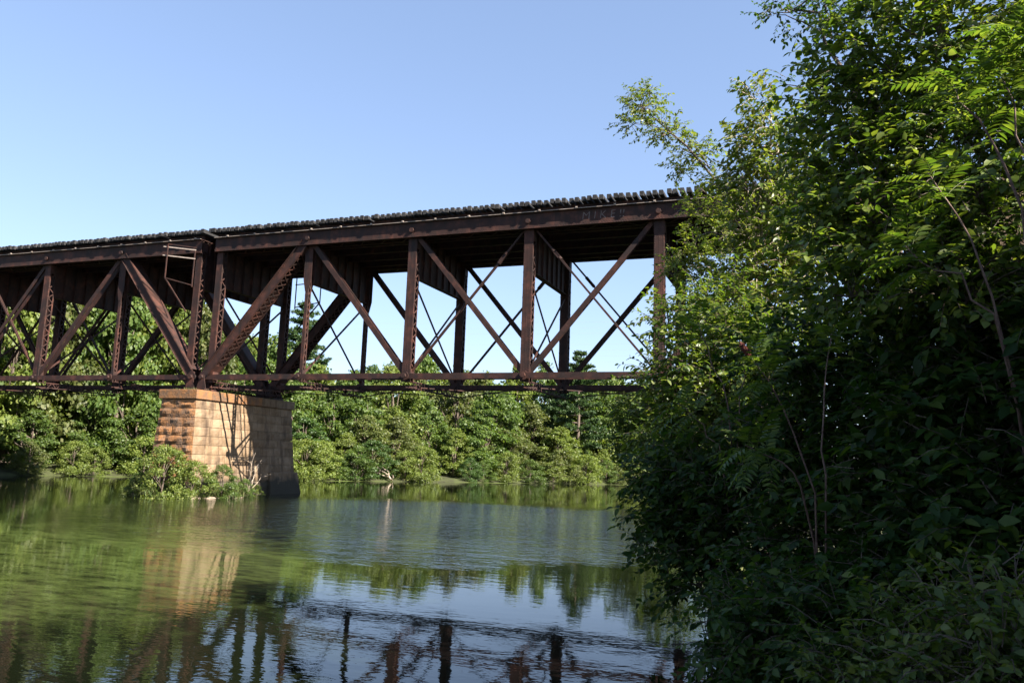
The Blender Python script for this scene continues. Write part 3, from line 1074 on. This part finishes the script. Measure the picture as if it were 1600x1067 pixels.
bank = lake[12:23][::-1]                # left to right
bank = np.vstack([[(-31, -4)], bank, [(13, 80.5)], [(17.5, 80)]])
seg = np.diff(bank, axis=0)
sl = np.hypot(seg[:, 0], seg[:, 1])
cum = np.concatenate([[0], np.cumsum(sl)])
def along(s):
    i = min(len(seg) - 1, max(0, int(np.searchsorted(cum, s) - 1)))
    p = bank[i] + seg[i] * ((s - cum[i]) / sl[i])
    t = seg[i] / sl[i]
    return p, np.array([-t[1], t[0]])
def where_px(q):
    px = px_of(q[0], q[1])[0]
    return 'beyond the refuge-frame span' if px < 285 else 'behind the pier' if px < 490 else 'above the fallen branch' if px < 770 else 'near the bare-trunked pine'
COLNAME = {'mid': 'mid-green', 'yellow': 'yellow-green', 'dark': 'dark green', 'olive': 'olive-green'}
g = np.random.default_rng(5)
rows = ((.25, 2.0, 2.4, 4.4), (3.6, 4.2, 4.5, 7.5), (8.0, 5.2, 8, 11), (14.0, 6.0, 11, 15), (22.0, 6.8, 17, 34), (32, 8, 22, 36), (44, 9, 24, 40))
for ri, (offs, step, h0, h1) in enumerate(rows):
    s = -offs * .5 + g.uniform(0, 2)
    while s < cum[-1] + offs * .4:
        p, nrm = along(min(max(s, 0), cum[-1]))
        if s < 0 or s > cum[-1]:
            t = np.array([nrm[1], -nrm[0]])
            p = p + t * (s - min(max(s, 0), cum[-1]))
        q = p + nrm * (offs + g.normal() * step * .16)
        s += step * g.uniform(.75, 1.25)
        if lake_sdf(q[None])[0] < .03:
            continue
        cap = cap_h(*q)
        z = gz(*q) - .1
        h = max(2.0, min(g.uniform(h0, h1), cap * g.uniform(.86, 1.0) - z))
        nm = g.choice(['mid', 'yellow', 'dark', 'olive'], p=[.36, .34, .10, .20])
        if ri == 0:
            k = SHR[nm][0]
            place_tree(k, 'bank_shrub', (q[0], q[1], z), h / 4.0, g.uniform(0, 6.28), f'low {COLNAME[nm]} shrub at the far water edge {where_px(q)}', 'shrub', f'{COLNAME[nm]} shrubs along the far bank', g.uniform(.9, 1.3))
        else:
            k = VAR[nm][g.integers(len(VAR[nm]))]
            size = 'small' if ri == 1 else 'middle-sized' if ri == 2 else 'tall'
            where = 'behind the far shore shrubs' if ri == 1 else 'inside the far wood' if ri == 2 else 'at the back of the far wood'
            wide = 1.25 if ri == 1 else 1.05
            place_tree(k, 'broadleaf_tree', (q[0], q[1], z), h / 10.0, g.uniform(0, 6.28), f'{size} {COLNAME[nm]} broadleaf tree {where} {where_px(q)}', 'tree', f'{size} {COLNAME[nm]} trees of the far bank', wide * g.uniform(.9, 1.15) * (1.0 if h < 12 else 12 / h))

# duckweed drifted against the far shore
V_, F_ = [], []
gd = np.random.default_rng(31)
ss = np.arange(.2, cum[-1] - .2, .45)
for i, s_ in enumerate(ss):
    p_, n_ = along(s_)
    w_ = 1.0 + .8 * math.sin(s_ * .31) + .5 * math.sin(s_ * 1.13 + 1) + gd.normal() * .18
    a_, b_ = p_ + n_ * .5, p_ - n_ * max(.25, w_)
    V_ += [(a_[0], a_[1], .006), (b_[0], b_[1], .006)]
    if i:
        k_ = 2 * i
        F_.append((k_ - 2, k_ - 1, k_ + 1, k_))
M['duckweed'] = rough_mat('duckweed', [(.3, (.07, .10, .02)), (.7, (.12, .15, .035))], 4, .7, .3, 30)
dwo = MB().add(V_, F_).build('duckweed', 'duckweed')
tag(dwo, 'pale green duckweed band floating along the far shore', 'duckweed', kind='stuff')

def at_px(px, dist):
    """ground point at a horizontal distance along the bearing of a picture column (used only to lay out the wood)"""
    d = np.array(_fw) + (px - 800) / 1254.0 * np.array(_r2)
    d = d[:2] / np.hypot(*d[:2])
    return CAM[:2] + d * dist
for px, dist, ytop, k, lab in ((476, 122, 488, 0, 'tall layered pine standing clear of the wood between the end posts above the pier'),
                               (905, 118, 556, 1, 'layered pine with a bare grey trunk at the open-sky end of the far wood'),
                               (232, 104, 470, 0, 'tall pine among the broadleaf trees behind the refuge frame')):
    q = at_px(px, dist)
    hh = CAM[2] + dist * (horizon_y(px) - ytop) / 1254.0
    z = gz(*q) - .1
    place_tree(PINE[k], 'pine_tree', (q[0], q[1], z), (hh - z) / (18.0 if k == 0 else 16.0), px * .37, lab, 'tree')

# tall trees closing the wood behind the left-hand span
g = np.random.default_rng(23)
for i in range(42):
    px = -60 + i * 14 + g.uniform(-8, 8) if i < 30 else 905 + (i - 30) * 13
    dist = 92 + 13 * (i % 3) + g.uniform(-3, 3) if i < 30 else 124 + 9 * (i % 3)
    q = at_px(px, dist)
    if lake_sdf(q[None])[0] < 2: continue
    z = gz(*q) - .1
    nm = ('mid', 'yellow', 'olive', 'mid', 'yellow')[i % 5]
    h = max(6.0, cap_h(*q) * g.uniform(.86, 1.0) - z)
    place_tree(VAR[nm][i % 2], 'broadleaf_tree', (q[0], q[1], z), h / 10.0, g.uniform(0, 6.28), f'tall {COLNAME[nm]} broadleaf tree at the back of the far wood {where_px(q)}', 'tree', f'tall {COLNAME[nm]} trees of the far bank', .95 * (1.0 if h < 13 else 13 / h))

# bleached fallen branch at the far shore
def dead_branch(name, base, tips, r0, label, cat, mat='deadwood', seed=1):
    g = np.random.default_rng(seed)
    root = empty(name, base, label, cat)
    b = np.array(base)
    for i, t in enumerate(tips):
        pth = limb_path(g, b, b + np.array(t), .12, 6, .03)
        o = MB().tube(pth, np.linspace(r0, r0 * .2, 6), 5).build('branch', mat, root, smooth=True)
        for k in (2, 3, 4):
            e = pth[k] + g.normal(size=3) * np.array([.35, .35, .25]) * np.linalg.norm(t) * .5 + np.array([0, 0, .12])
            MB().tube(limb_path(g, pth[k], e, .05, 4, .05), np.linspace(r0 * .4, r0 * .1, 4), 4).build('twig', mat, o, smooth=True)
    return root
q, nn = along(cum[-1] * .56)
q = at_px(625, 92.5)
dead_branch('fallen_branch', (q[0], q[1], .1), [(-1.6, -1.6, 1.5), (-2.3, -1.0, .8), (-.7, -1.2, 1.6), (.4, -.6, .5)], .09, 'bleached fallen branch lying at the far water edge', 'driftwood', seed=4)

# ------------------------------------------------------------------ islet: bushes, rubble, grass
g = np.random.default_rng(17)
for i, (x, y, h, nm, lab) in enumerate(((-1.4, -3.1, 1.7, 'mid', 'leafy green bush at the corner of the islet by the rough pier end'),
                                        (-1.2, -3.6, 1.5, 'olive', 'dull olive bush in front of the rough pier end'),
                                        (.5, -3.3, 3.4, 'yellow', 'tall yellowish bush reaching up the corner of the pier'),
                                        (1.8, -2.4, 2.5, 'yellow', 'yellow-green bush at the foot of the sunlit pier face'),
                                        (2.6, -.8, 2.1, 'mid', 'round green bush against the sunlit pier face'),
                                        (2.7, 1.0, 1.3, 'mid', 'small green bush where the bridge shadow starts on the pier'),
                                        (2.3, 2.6, 1.1, 'yellow', 'small yellow-green bush at the shaded pier foot'))):
    place_tree(SHR[nm][0], 'islet_bush', (x, y, gz(x, y) - .1), h / 4.0, g.uniform(0, 6), lab, 'bush', None, .86)
for i in range(34):
    a = g.uniform(-2.6, 1.2)
    rr = g.uniform(.82, 1.05)
    x, y = -.3 + 3.0 * rr * math.cos(a), .3 + 3.3 * rr * math.sin(a) - .4
    r_ = g.uniform(.12, .33)
    mb = MB()
    nl = 8
    vs = [(0, 0, -r_ * .5), (0, 0, r_ * .55 * g.uniform(.7, 1.1))]
    for lv, zz in ((.85, -.25), (1.0, .1), (.65, .42)):
        for k in range(nl):
            t = 2 * math.pi * k / nl
            q_ = r_ * lv * g.uniform(.75, 1.2)
            vs.append((q_ * math.cos(t) * 1.25, q_ * math.sin(t), r_ * zz * g.uniform(.7, 1.3)))
    F = [(0, 2 + (k + 1) % nl, 2 + k) for k in range(nl)] + [(1, 2 + 2 * nl + k, 2 + 2 * nl + (k + 1) % nl) for k in range(nl)]
    F += [(2 + l * nl + k, 2 + l * nl + (k + 1) % nl, 2 + (l + 1) * nl + (k + 1) % nl, 2 + (l + 1) * nl + k) for l in range(2) for k in range(nl)]
    mb.add(vs, F)
    o = link_mesh('rubble_stone', mb.mesh('rubble_stone', 'rubble'))
    o.location = (x, y, max(gz(x, y), -.05) + r_ * .15)
    o.rotation_euler = (0, 0, g.uniform(0, 6))
    tag(o, 'rough broken stone at the water edge of the pier islet', 'stone', 'rubble stones round the islet')
dead_branch('dead_bush', (2.5, 1.6, .3), [(.4, .6, 2.0), (-.2, 1.3, 1.7), (.5, -.5, 1.9), (.2, 1.9, 1.1), (.3, .1, 2.4)], .02, 'bare pale twiggy bush against the shaded pier face', 'bush', seed=12)

def grass_tufts(name, spots, hgt, label, g):
    P, Dr, Ln = [], [], []
    for (x, y, z, n, sp) in spots:
        q = np.column_stack([x + g.normal(size=n) * sp, y + g.normal(size=n) * sp, np.full(n, z - .04)])
        P.append(q)
        d = g.normal(size=(n, 3)) * .35
        d[:, 2] = 1
        Dr.append(d)
        Ln.append(hgt * g.uniform(.5, 1.3, n))
    P, Dr, Ln = np.concatenate(P), np.concatenate(Dr), np.concatenate(Ln)
    V, F = leaves_arrays(P, Dr, rand_dirs(g, len(P)), Ln, np.full(len(P), .018), True)
    o = link_mesh(name, mesh_np(name, V, F, 'grass'))
    tag(o, label, 'grass', kind='stuff')
sp = []
for i in range(150):
    a = g.uniform(-3.0, 1.6)
    x, y = -.3 + 3.0 * math.cos(a) * g.uniform(.7, 1), .0 + 3.2 * math.sin(a) * g.uniform(.7, 1)
    sp.append((x, y, max(0, gz(x, y)), 26, .22))
grass_tufts('islet_grass', sp, .55, 'rank green grass along the edge of the pier islet', g)
sp = [(PX0 + g.uniform(.2, 2.2), g.uniform(PY0, PY1), PTOP, 10, .12) for i in range(50)]
grass_tufts('pier_top_grass', sp, .20, 'dry yellowish grass growing on top of the stone pier', g)

# ------------------------------------------------------------------ overhead wires far behind the bridge
for i in range(7):
    z = 27.5 + i * 1.35 + (1.2 if i > 3 else 0)
    pts = []
    for k in range(25):
        t = k / 24
        pts.append((-170 + 330 * t, 118 + 30 * t + i * .3, z - 5.0 * 4 * t * (1 - t) * .45))
    o = MB().tube(pts, [.013] * 25, 4).build('overhead_wire', 'wire')
    tag(o, 'thin overhead wire crossing the sky behind the bridge', 'wire', 'overhead wires behind the bridge')

# ------------------------------------------------------------------ near bank: trees, shrubs, sumacs on the right
def leafy(name, base, limbs, sprays, leaf, mat, label, cat, seed, bark='bark', twig_len=.6, lpt=12, wide=.52, droop=.35, dens=1.8):
    """tree or shrub of twigs with individual leaves; limbs = [(pts, r0, r1)], sprays = [(centre, radii, twigs)] in world coordinates"""
    g = np.random.default_rng(seed)
    root = empty(name, base, label, cat)
    org = np.array(base, float)
    for i, (pts, r0, r1) in enumerate(limbs):
        pts = np.asarray(pts, float)
        t = np.linspace(0, 1, 9)
        s = np.linspace(0, 1, len(pts))
        pp = np.stack([np.interp(t, s, pts[:, k]) for k in range(3)], 1)
        pp[1:-1] += g.normal(size=(7, 3)) * .012 * np.linalg.norm(pts[-1] - pts[0])
        MB().tube(pp, np.linspace(r0, r1, 9), 7).build('trunk' if i == 0 else 'limb', bark, root, smooth=True)
    tw = MB()
    P, Dr, Nr = [], [], []
    for c, rad, nt in sprays:
        c, rad, nt = np.asarray(c, float), np.asarray(rad, float), int(nt * dens)
        # boughs inside the spray
        for k in range(max(2, nt // 14)):
            e = c + rand_dirs(g, 1)[0] * rad * .8
            tw.tube(limb_path(g, c - np.array([0, 0, rad[2] * .3]), e, .05, 4, .05), np.linspace(.016, .005, 4), 4)
        for k in range(nt):
            d = rand_dirs(g, 1)[0]
            a = c + d * rad * (g.random() ** .45) * .92
            td = norm(d * np.array([1, 1, .7]) + g.normal(size=3) * .55 + np.array([0, 0, .15]))
            L = twig_len * g.uniform(.6, 1.25)
            b = a + td * L
            mid = (a + b) / 2 + np.array([0, 0, .05 * L])
            b = b - np.array([0, 0, droop * .3 * L])
            tw.tube([a, mid, b], [.006, .0045, .002], 3)
            n = max(3, int(lpt * L / twig_len))
            t = np.linspace(.12, 1.0, n)[:, None]
            pts = (1 - t) ** 2 * a + 2 * t * (1 - t) * mid + t ** 2 * b
            side = norm(np.cross(td, np.array([0, 0, 1.0]) + g.normal(size=3) * .3))
            sg_ = np.where(np.arange(n) % 2 == 0, 1.0, -1.0)[:, None]
            dd = td * .65 + side * sg_ * .9 + g.normal(size=(n, 3)) * .32 + np.array([0, 0, -droop])
            P.append(pts)
            Dr.append(dd)
            Nr.append(np.array([0, 0, 1.0]) + g.normal(size=(n, 3)) * .45 + d * .35)
    P, Dr, Nr = np.concatenate(P), np.concatenate(Dr), np.concatenate(Nr)
    ln = leaf * g.uniform(.5, 1.4, len(P))
    V, F = leaves_arrays(P - org, Dr, Nr, ln, ln * wide * g.uniform(.75, 1.2, len(P)), True)
    link_mesh('crown', mesh_np('crown', V, F, mat), root, 'stuff')
    tw.build('twigs', bark, root, 'stuff')
    return root

def wp(px, py, dist):
    """world point on the bearing of a picture position at a horizontal distance (layout of the near bank)"""
    d = np.array(_fw) + (px - 800) / 1254.0 * np.array(_r2) + (533.5 - py) / 1254.0 * np.array(_u2)
    return CAM + d * (dist / np.hypot(d[0], d[1]))

def base_at(px, dist):
    q = at_px(px, dist)
    return (q[0], q[1], gz(*q) - .15)

def tree_from(name, label, cat, seed, bpx, dist, stops, sprays, leaf, mat, r0=.09, **kw):
    """stops: picture positions the trunk passes; sprays: (px, py, dist, r, twigs)"""
    b = np.array(base_at(bpx, dist))
    trunk = [b] + [wp(*s) for s in stops]
    limbs = [(trunk, r0, r0 * .3)]
    sp = []
    for (px, py, ds, r, nt) in sprays:
        c = wp(px, py, ds)
        r = r if isinstance(r, tuple) else (r, r, r * .8)
        sp.append((c, r, nt))
        tp = np.array(trunk)
        # limb leaves the trunk lower than the spray
        cand = [p for p in tp if p[2] < c[2] - .2]
        s0 = cand[-1] if cand else tp[0] + np.array([0, 0, .3])
        limbs.append(([s0, (s0 + c) / 2 + np.array([0, 0, .12]), c], r0 * .26, .006))
    return leafy(name, tuple(b), limbs, sp, leaf, mat, label, cat, seed, **kw)

# young tree with pale yellowish leaves, standing up against the sky
tree_from('young_tree', 'slender young tree with sunlit yellow-green leaves standing beside the bridge end', 'tree', 101, 1215, 17,
          [(1212, 620, 17), (1208, 420, 17), (1205, 180, 17)],
          [(1190, 160, 17, (.42, .42, .6), 20), (1215, 225, 17, (.8, .8, .8), 60), (1180, 290, 17, (.75, .75, .8), 55), (1240, 300, 17.4, (.8, .8, .9), 60), (1200, 370, 17, (.95, .95, .8), 75),
           (1250, 400, 17.4, (.9, .9, .9), 65), (1180, 440, 17, (.95, .95, .8), 65), (1225, 480, 17, (1, 1, .8), 60), (1150, 225, 17, (.35, .35, .4), 10)],
          .125, 'leaf_near_yellow', r0=.045, dens=2.6, twig_len=.5, lpt=10, bark='bark_pale', wide=.55, droop=.55)
# small-leaved tree whose long limb arches out over the bridge deck
tree_from('arching_tree', 'small-leaved tree with a long bare limb arching out above the bridge deck', 'tree', 102, 1190, 20,
          [(1195, 560, 20), (1180, 380, 20), (1110, 265, 20), (1050, 210, 20), (1000, 165, 20)],
          [(1003, 165, 20, (.55, .55, .38), 34), (1040, 205, 20, (.6, .6, .35), 30), (985, 195, 20, (.3, .3, .2), 9), (1085, 235, 20, (.55, .55, .35), 26), (1065, 265, 20, (.4, .4, .25), 14), (1015, 145, 20, (.25, .25, .25), 8),
           (1120, 285, 20, (.6, .6, .3), 22), (1095, 330, 19.5, (.55, .55, .35), 30), (1125, 350, 19.5, (.7, .7, .5), 40), (1085, 385, 19, (.45, .45, .35), 24), (1065, 415, 19, (.5, .5, .32), 34),
           (1100, 430, 19, (.5, .5, .4), 26), (1140, 420, 19, (.7, .7, .6), 45), (1130, 500, 19, (.8, .8, .6), 50)],
          .085, 'leaf_near_yellow', r0=.055, dens=2.6, twig_len=.34, lpt=10, bark='bark', wide=.6, droop=.35)
# tall broadleaf tree filling the upper right
tree_from('tall_maple', 'tall dense broadleaf tree whose crown leaves the top of the near bank thicket', 'tree', 103, 1470, 10.8,
          [(1465, 650, 10.8), (1450, 350, 10.8), (1440, 60, 10.8), (1440, -160, 10.8)],
          [(1330, 95, 10.8, 0.63, 75), (1290, 170, 10.8, 0.52, 55), (1400, 100, 10.8, 0.70, 85), (1360, 190, 10.5, 0.74, 95), (1310, 260, 10.7, 0.67, 85), (1430, 210, 10.4, 0.74, 95), (1500, 60, 10.5, 0.74, 90),
           (1570, 150, 10.4, 0.81, 95), (1500, 220, 10.2, 0.81, 95), (1370, 300, 10.2, 0.81, 105), (1450, 330, 9.9, 0.81, 105), (1540, 310, 9.8, 0.89, 105), (1300, 350, 10.4, 0.67, 85), (1600, 400, 9.8, 0.96, 110),
           (1420, 420, 9.8, 0.89, 110), (1510, 440, 9.5, 0.89, 110), (1330, 440, 9.9, 0.74, 95), (1620, 20, 10.4, 0.89, 90), (1450, -60, 10.8, 1.04, 100), (1330, 25, 11.1, 0.37, 26), (1600, 250, 10.1, 0.89, 95), (1560, -80, 10.8, 1.04, 90)],
          .105, 'leaf_near_light', r0=.10, dens=1.2, twig_len=.42, lpt=11, wide=.62)
# overhanging bough against the sky at the top
tree_from('lean_tree', 'thin leaning tree with a sparse dark leafy bough against the sky', 'tree', 104, 1420, 18,
          [(1400, 500, 18), (1360, 200, 18), (1300, 60, 18), (1240, 15, 18)],
          [(1235, 15, 18, (.55, .55, .25), 15), (1205, 20, 18, (.3, .3, .2), 7), (1270, 45, 18, (.45, .45, .25), 12), (1290, 10, 18, (.5, .5, .3), 14), (1320, -20, 18, .8, 30), (1250, 130, 17.5, (.4, .4, .3), 8), (1410, -10, 18, .9, 50)],
          .10, 'leaf_near', r0=.09, twig_len=.42, lpt=8, wide=.6)

# shrubs overhanging the water: the dark thicket
def shrub(seed, bpx, dist, sprays, leaf, mat, label, **kw):
    return tree_from('overhanging_shrub', label, 'shrub', seed, bpx, dist, [(bpx, 860, dist + .5)], sprays, leaf, mat, r0=.035, **kw)
shrub(201, 1120, 15.5, [(1080, 500, 15.5, .8, 75), (1120, 560, 15, .9, 90), (1060, 590, 15, .75, 75), (1075, 650, 15, .8, 80), (1130, 640, 14.6, .95, 90), (1180, 540, 15, .9, 80), (1050, 690, 14.8, .6, 55), (1190, 620, 14.6, .9, 80), (1120, 480, 15.6, .7, 50)],
      .12, 'leaf_near_light', 'bushy shrub whose sunlit edge hides the bridge end post', twig_len=.5)
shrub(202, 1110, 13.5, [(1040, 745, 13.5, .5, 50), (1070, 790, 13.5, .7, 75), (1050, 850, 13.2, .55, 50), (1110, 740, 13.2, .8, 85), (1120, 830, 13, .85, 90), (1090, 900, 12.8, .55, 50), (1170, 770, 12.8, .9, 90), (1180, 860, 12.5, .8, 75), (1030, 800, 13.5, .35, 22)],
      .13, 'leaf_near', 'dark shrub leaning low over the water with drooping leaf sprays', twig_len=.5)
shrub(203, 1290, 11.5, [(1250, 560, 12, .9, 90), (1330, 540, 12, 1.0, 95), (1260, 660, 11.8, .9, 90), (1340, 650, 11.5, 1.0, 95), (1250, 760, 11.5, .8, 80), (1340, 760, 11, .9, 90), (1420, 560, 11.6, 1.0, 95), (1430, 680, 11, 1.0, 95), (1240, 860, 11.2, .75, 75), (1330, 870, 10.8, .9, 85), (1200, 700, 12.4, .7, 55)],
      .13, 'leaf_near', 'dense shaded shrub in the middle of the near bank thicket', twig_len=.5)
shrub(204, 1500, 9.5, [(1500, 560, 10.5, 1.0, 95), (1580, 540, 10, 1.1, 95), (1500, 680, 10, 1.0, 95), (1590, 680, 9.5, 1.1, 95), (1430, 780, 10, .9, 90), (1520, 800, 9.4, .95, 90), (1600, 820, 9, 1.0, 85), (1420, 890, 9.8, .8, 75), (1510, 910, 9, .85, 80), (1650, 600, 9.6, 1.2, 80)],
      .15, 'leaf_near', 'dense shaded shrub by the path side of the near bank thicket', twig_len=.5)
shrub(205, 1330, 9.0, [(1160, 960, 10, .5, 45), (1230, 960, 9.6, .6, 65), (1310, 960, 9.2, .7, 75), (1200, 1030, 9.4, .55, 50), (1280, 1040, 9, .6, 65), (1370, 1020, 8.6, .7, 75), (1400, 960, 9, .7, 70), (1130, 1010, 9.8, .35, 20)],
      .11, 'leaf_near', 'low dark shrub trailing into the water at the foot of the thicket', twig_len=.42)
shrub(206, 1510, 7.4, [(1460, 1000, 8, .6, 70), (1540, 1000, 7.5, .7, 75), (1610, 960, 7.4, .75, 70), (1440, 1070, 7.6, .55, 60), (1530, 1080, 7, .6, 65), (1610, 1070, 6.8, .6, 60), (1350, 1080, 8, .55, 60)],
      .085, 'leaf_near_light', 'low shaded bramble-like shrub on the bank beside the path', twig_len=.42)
# far right edge of the pond, behind the near shrubs
tree_from('shore_tree', 'shaded tree on the near shore beyond the bridge with leaves hanging over the water', 'tree', 207, 1035, 62, [(1030, 690, 62), (1025, 640, 62)],
          [(1000, 640, 62, (2.2, 2.2, 1.5), 150), (1040, 610, 62, (2.4, 2.4, 1.6), 150), (985, 690, 62, (1.4, 1.4, 1.2), 80), (1030, 690, 61, (2.2, 2.2, 1.5), 120), (1080, 650, 62, (3, 3, 2.5), 150), (1010, 735, 60, (1.6, 1.6, .8), 70)],
          .26, 'leaf_mid', r0=.2, twig_len=1.0, lpt=12, wide=.65)

# sumacs with feather-like compound leaves
def frond_mesh(seed, length, pairs):
    g = np.random.default_rng(seed)
    P, Dr, Nr, Ln = [], [], [], []
    mb_pts = []
    for i in range(pairs + 1):
        t = .16 + .84 * i / pairs
        p = np.array([length * t * (1 - .08 * t), 0, length * (.12 * t - .42 * t ** 2)])
        mb_pts.append(p)
        tang = norm(np.array([1, 0, .12 - .84 * t]))
        for s_ in ((-1, 1) if i < pairs else (0,)):
            dd = tang * (.45 if s_ else 1) + np.array([0, s_ * 1.0, -.16])
            P.append(p)
            Dr.append(dd + g.normal(size=3) * .08)
            Nr.append(np.array([.1, 0, 1]) + g.normal(size=3) * .2)
            Ln.append(length * .25 * (math.sin(math.pi * (.22 + .66 * t)) ** .6) * g.uniform(.88, 1.1))
    Ln = np.array(Ln)
    V, F = leaves_arrays(np.array(P), np.array(Dr), np.array(Nr), Ln, Ln * .30, True)
    n0 = len(V)
    pts = [np.zeros(3)] + mb_pts
    t_ = MB().tube(pts, np.linspace(.005, .0015, len(pts)), 3)
    V = np.vstack([V, np.array(t_.v)])
    q = [f for f in t_.f if len(f) == 4]
    F = [F[0], np.vstack([F[1], np.array(q) + n0])]
    return mesh_np('frond', V, F, 'leaf_sumac')
FRONDS = [frond_mesh(300 + i, .46 + .04 * i, 8 + i % 3) for i in range(4)]

def sumac(seed, bpx, dist, stems, label, fruit=True, size=1.0):
    g = np.random.default_rng(seed)
    b = base_at(bpx, dist + 1.6)
    root = empty('sumac', b, label, 'shrub', None)
    for stops in stems:
        pts = [np.array(b)] + [wp(*s) for s in stops]
        t = np.linspace(0, 1, 9)
        s = np.linspace(0, 1, len(pts))
        pa = np.array(pts)
        pp = np.stack([np.interp(t, s, pa[:, k]) for k in range(3)], 1)
        pp[1:-1] += g.normal(size=(7, 3)) * .03
        st = MB().tube(pp, np.linspace(.014, .006, 9), 6).build('stem', 'bark_red', root, smooth=True)
        tip, ax = pp[-1], norm(pp[-1] - pp[-2])
        for k in range(13):
            a = k * 2.4
            up = .15 + .75 * (k / 13)
            e1 = norm(np.cross(ax, [.3, .2, 1.0]) if abs(ax[2]) < .9 else np.cross(ax, [1, 0, 0]))
            e2 = np.cross(ax, e1)
            d = norm((e1 * math.cos(a) + e2 * math.sin(a)) * 1.0 + ax * up + np.array([0, 0, .1]))
            o = link_mesh('frond', FRONDS[int(g.integers(4))], root)
            pos = tip - ax * (.35 * (1 - k / 13)) 
            zax = norm(np.array([0, 0, 1.0]) - d * d[2] + g.normal(size=3) * .1)
            zax = norm(zax - d * (zax @ d))
            yax = np.cross(zax, d)
            m = Matrix(((d[0], yax[0], zax[0], pos[0] - b[0]), (d[1], yax[1], zax[1], pos[1] - b[1]), (d[2], yax[2], zax[2], pos[2] - b[2]), (0, 0, 0, 1)))
            sc_ = size * g.uniform(.8, 1.2)
            o.matrix_local = m @ Matrix.Scale(sc_, 4)
        if fruit and stops is stems[0]:
            mb = MB()
            c0 = Vector(tip) + Vector(ax) * .02
            mb.tube([c0, c0 + Vector(ax) * .05, c0 + Vector(ax) * .11, c0 + Vector(ax) * .17, c0 + Vector(ax) * .2], [.012, .032, .034, .018, .004], 8)
            for k in range(60):
                d = Vector(rand_dirs(g, 1)[0])
                p = c0 + Vector(ax) * g.uniform(.03, .16) + (d - Vector(ax) * d.dot(Vector(ax))).normalized() * .03
                mb.rivet(p, (p - c0), .010, .014)
            mb.build('seed_head', 'fruit', root)
    return root
sumac(401, 1285, 9.2, [[(1275, 790, 9.2), (1235, 650, 9.0), (1175, 560, 8.8)], [(1262, 770, 9.2), (1215, 720, 9.0), (1165, 695, 8.8)], [(1290, 760, 9.2), (1285, 640, 9.2), (1300, 520, 9.2)]],
      'sumac with a pale crooked stem and red seed heads leaning towards the water')
sumac(402, 1620, 8.5, [[(1560, 470, 8.5), (1510, 360, 8.5), (1450, 270, 8.5)], [(1570, 500, 8.4), (1480, 430, 8.2), (1415, 385, 8.2)]],
      'sumac with a long slanting stem across the dark thicket', False)
sumac(403, 1660, 7.5, [[(1625, 420, 7.5), (1595, 240, 7.5), (1560, 110, 7.5)], [(1640, 380, 7.5), (1625, 180, 7.5), (1600, 40, 7.5)], [(1600, 330, 7.5), (1540, 210, 7.3), (1490, 130, 7.2)]],
      'tall sumac with bright feathery leaves at the path edge', False)
sumac(404, 1150, 12, [[(1140, 640, 12), (1110, 560, 12), (1090, 500, 12)], [(1150, 650, 12), (1160, 580, 12), (1180, 520, 12)], [(1130, 700, 12), (1090, 660, 12), (1060, 630, 12)]],
      'sumac with narrow bright leaflets beside the hidden bridge post', False)

# shade trees of the same bank, to the right of the view, between the thicket and the sun
for i, (x, y, h, nm) in enumerate(((46.5, -41, 13.0, 'mid'), (47.5, -35, 12.3, 'dark'), (46.5, -29.5, 12.5, 'mid'), (52, -38, 15.5, 'mid'), (52.5, -31.5, 15.0, 'dark'), (45.0, -46.5, 12.5, 'mid'), (44.3, -37.5, 9.0, 'dark'), (44.0, -32, 9.0, 'mid'))):
    place_tree(VAR[nm][i % 2], 'bank_tree', (x, y, gz(x, y) - .1), h / 10.0, i * 1.3, ('dark' if nm == 'dark' else 'mid') + '-green tree of the near bank that shades the thicket', 'tree', 'shade trees of the near bank', 1.1)

# grass on the near bank
g = np.random.default_rng(77)
sp = []
for i in range(420):
    x, y = g.uniform(33.6, 42), g.uniform(-38.5, -20)
    s = lake_sdf(np.array([[x, y]]))[0]
    if s < .05 or math.hypot(x - CAM[0], y - CAM[1]) < 2.6: continue
    sp.append((x, y, gz(x, y), 24, .16))
grass_tufts('bank_grass', sp, .42, 'rank shaded grass on the near bank below the thicket', g)
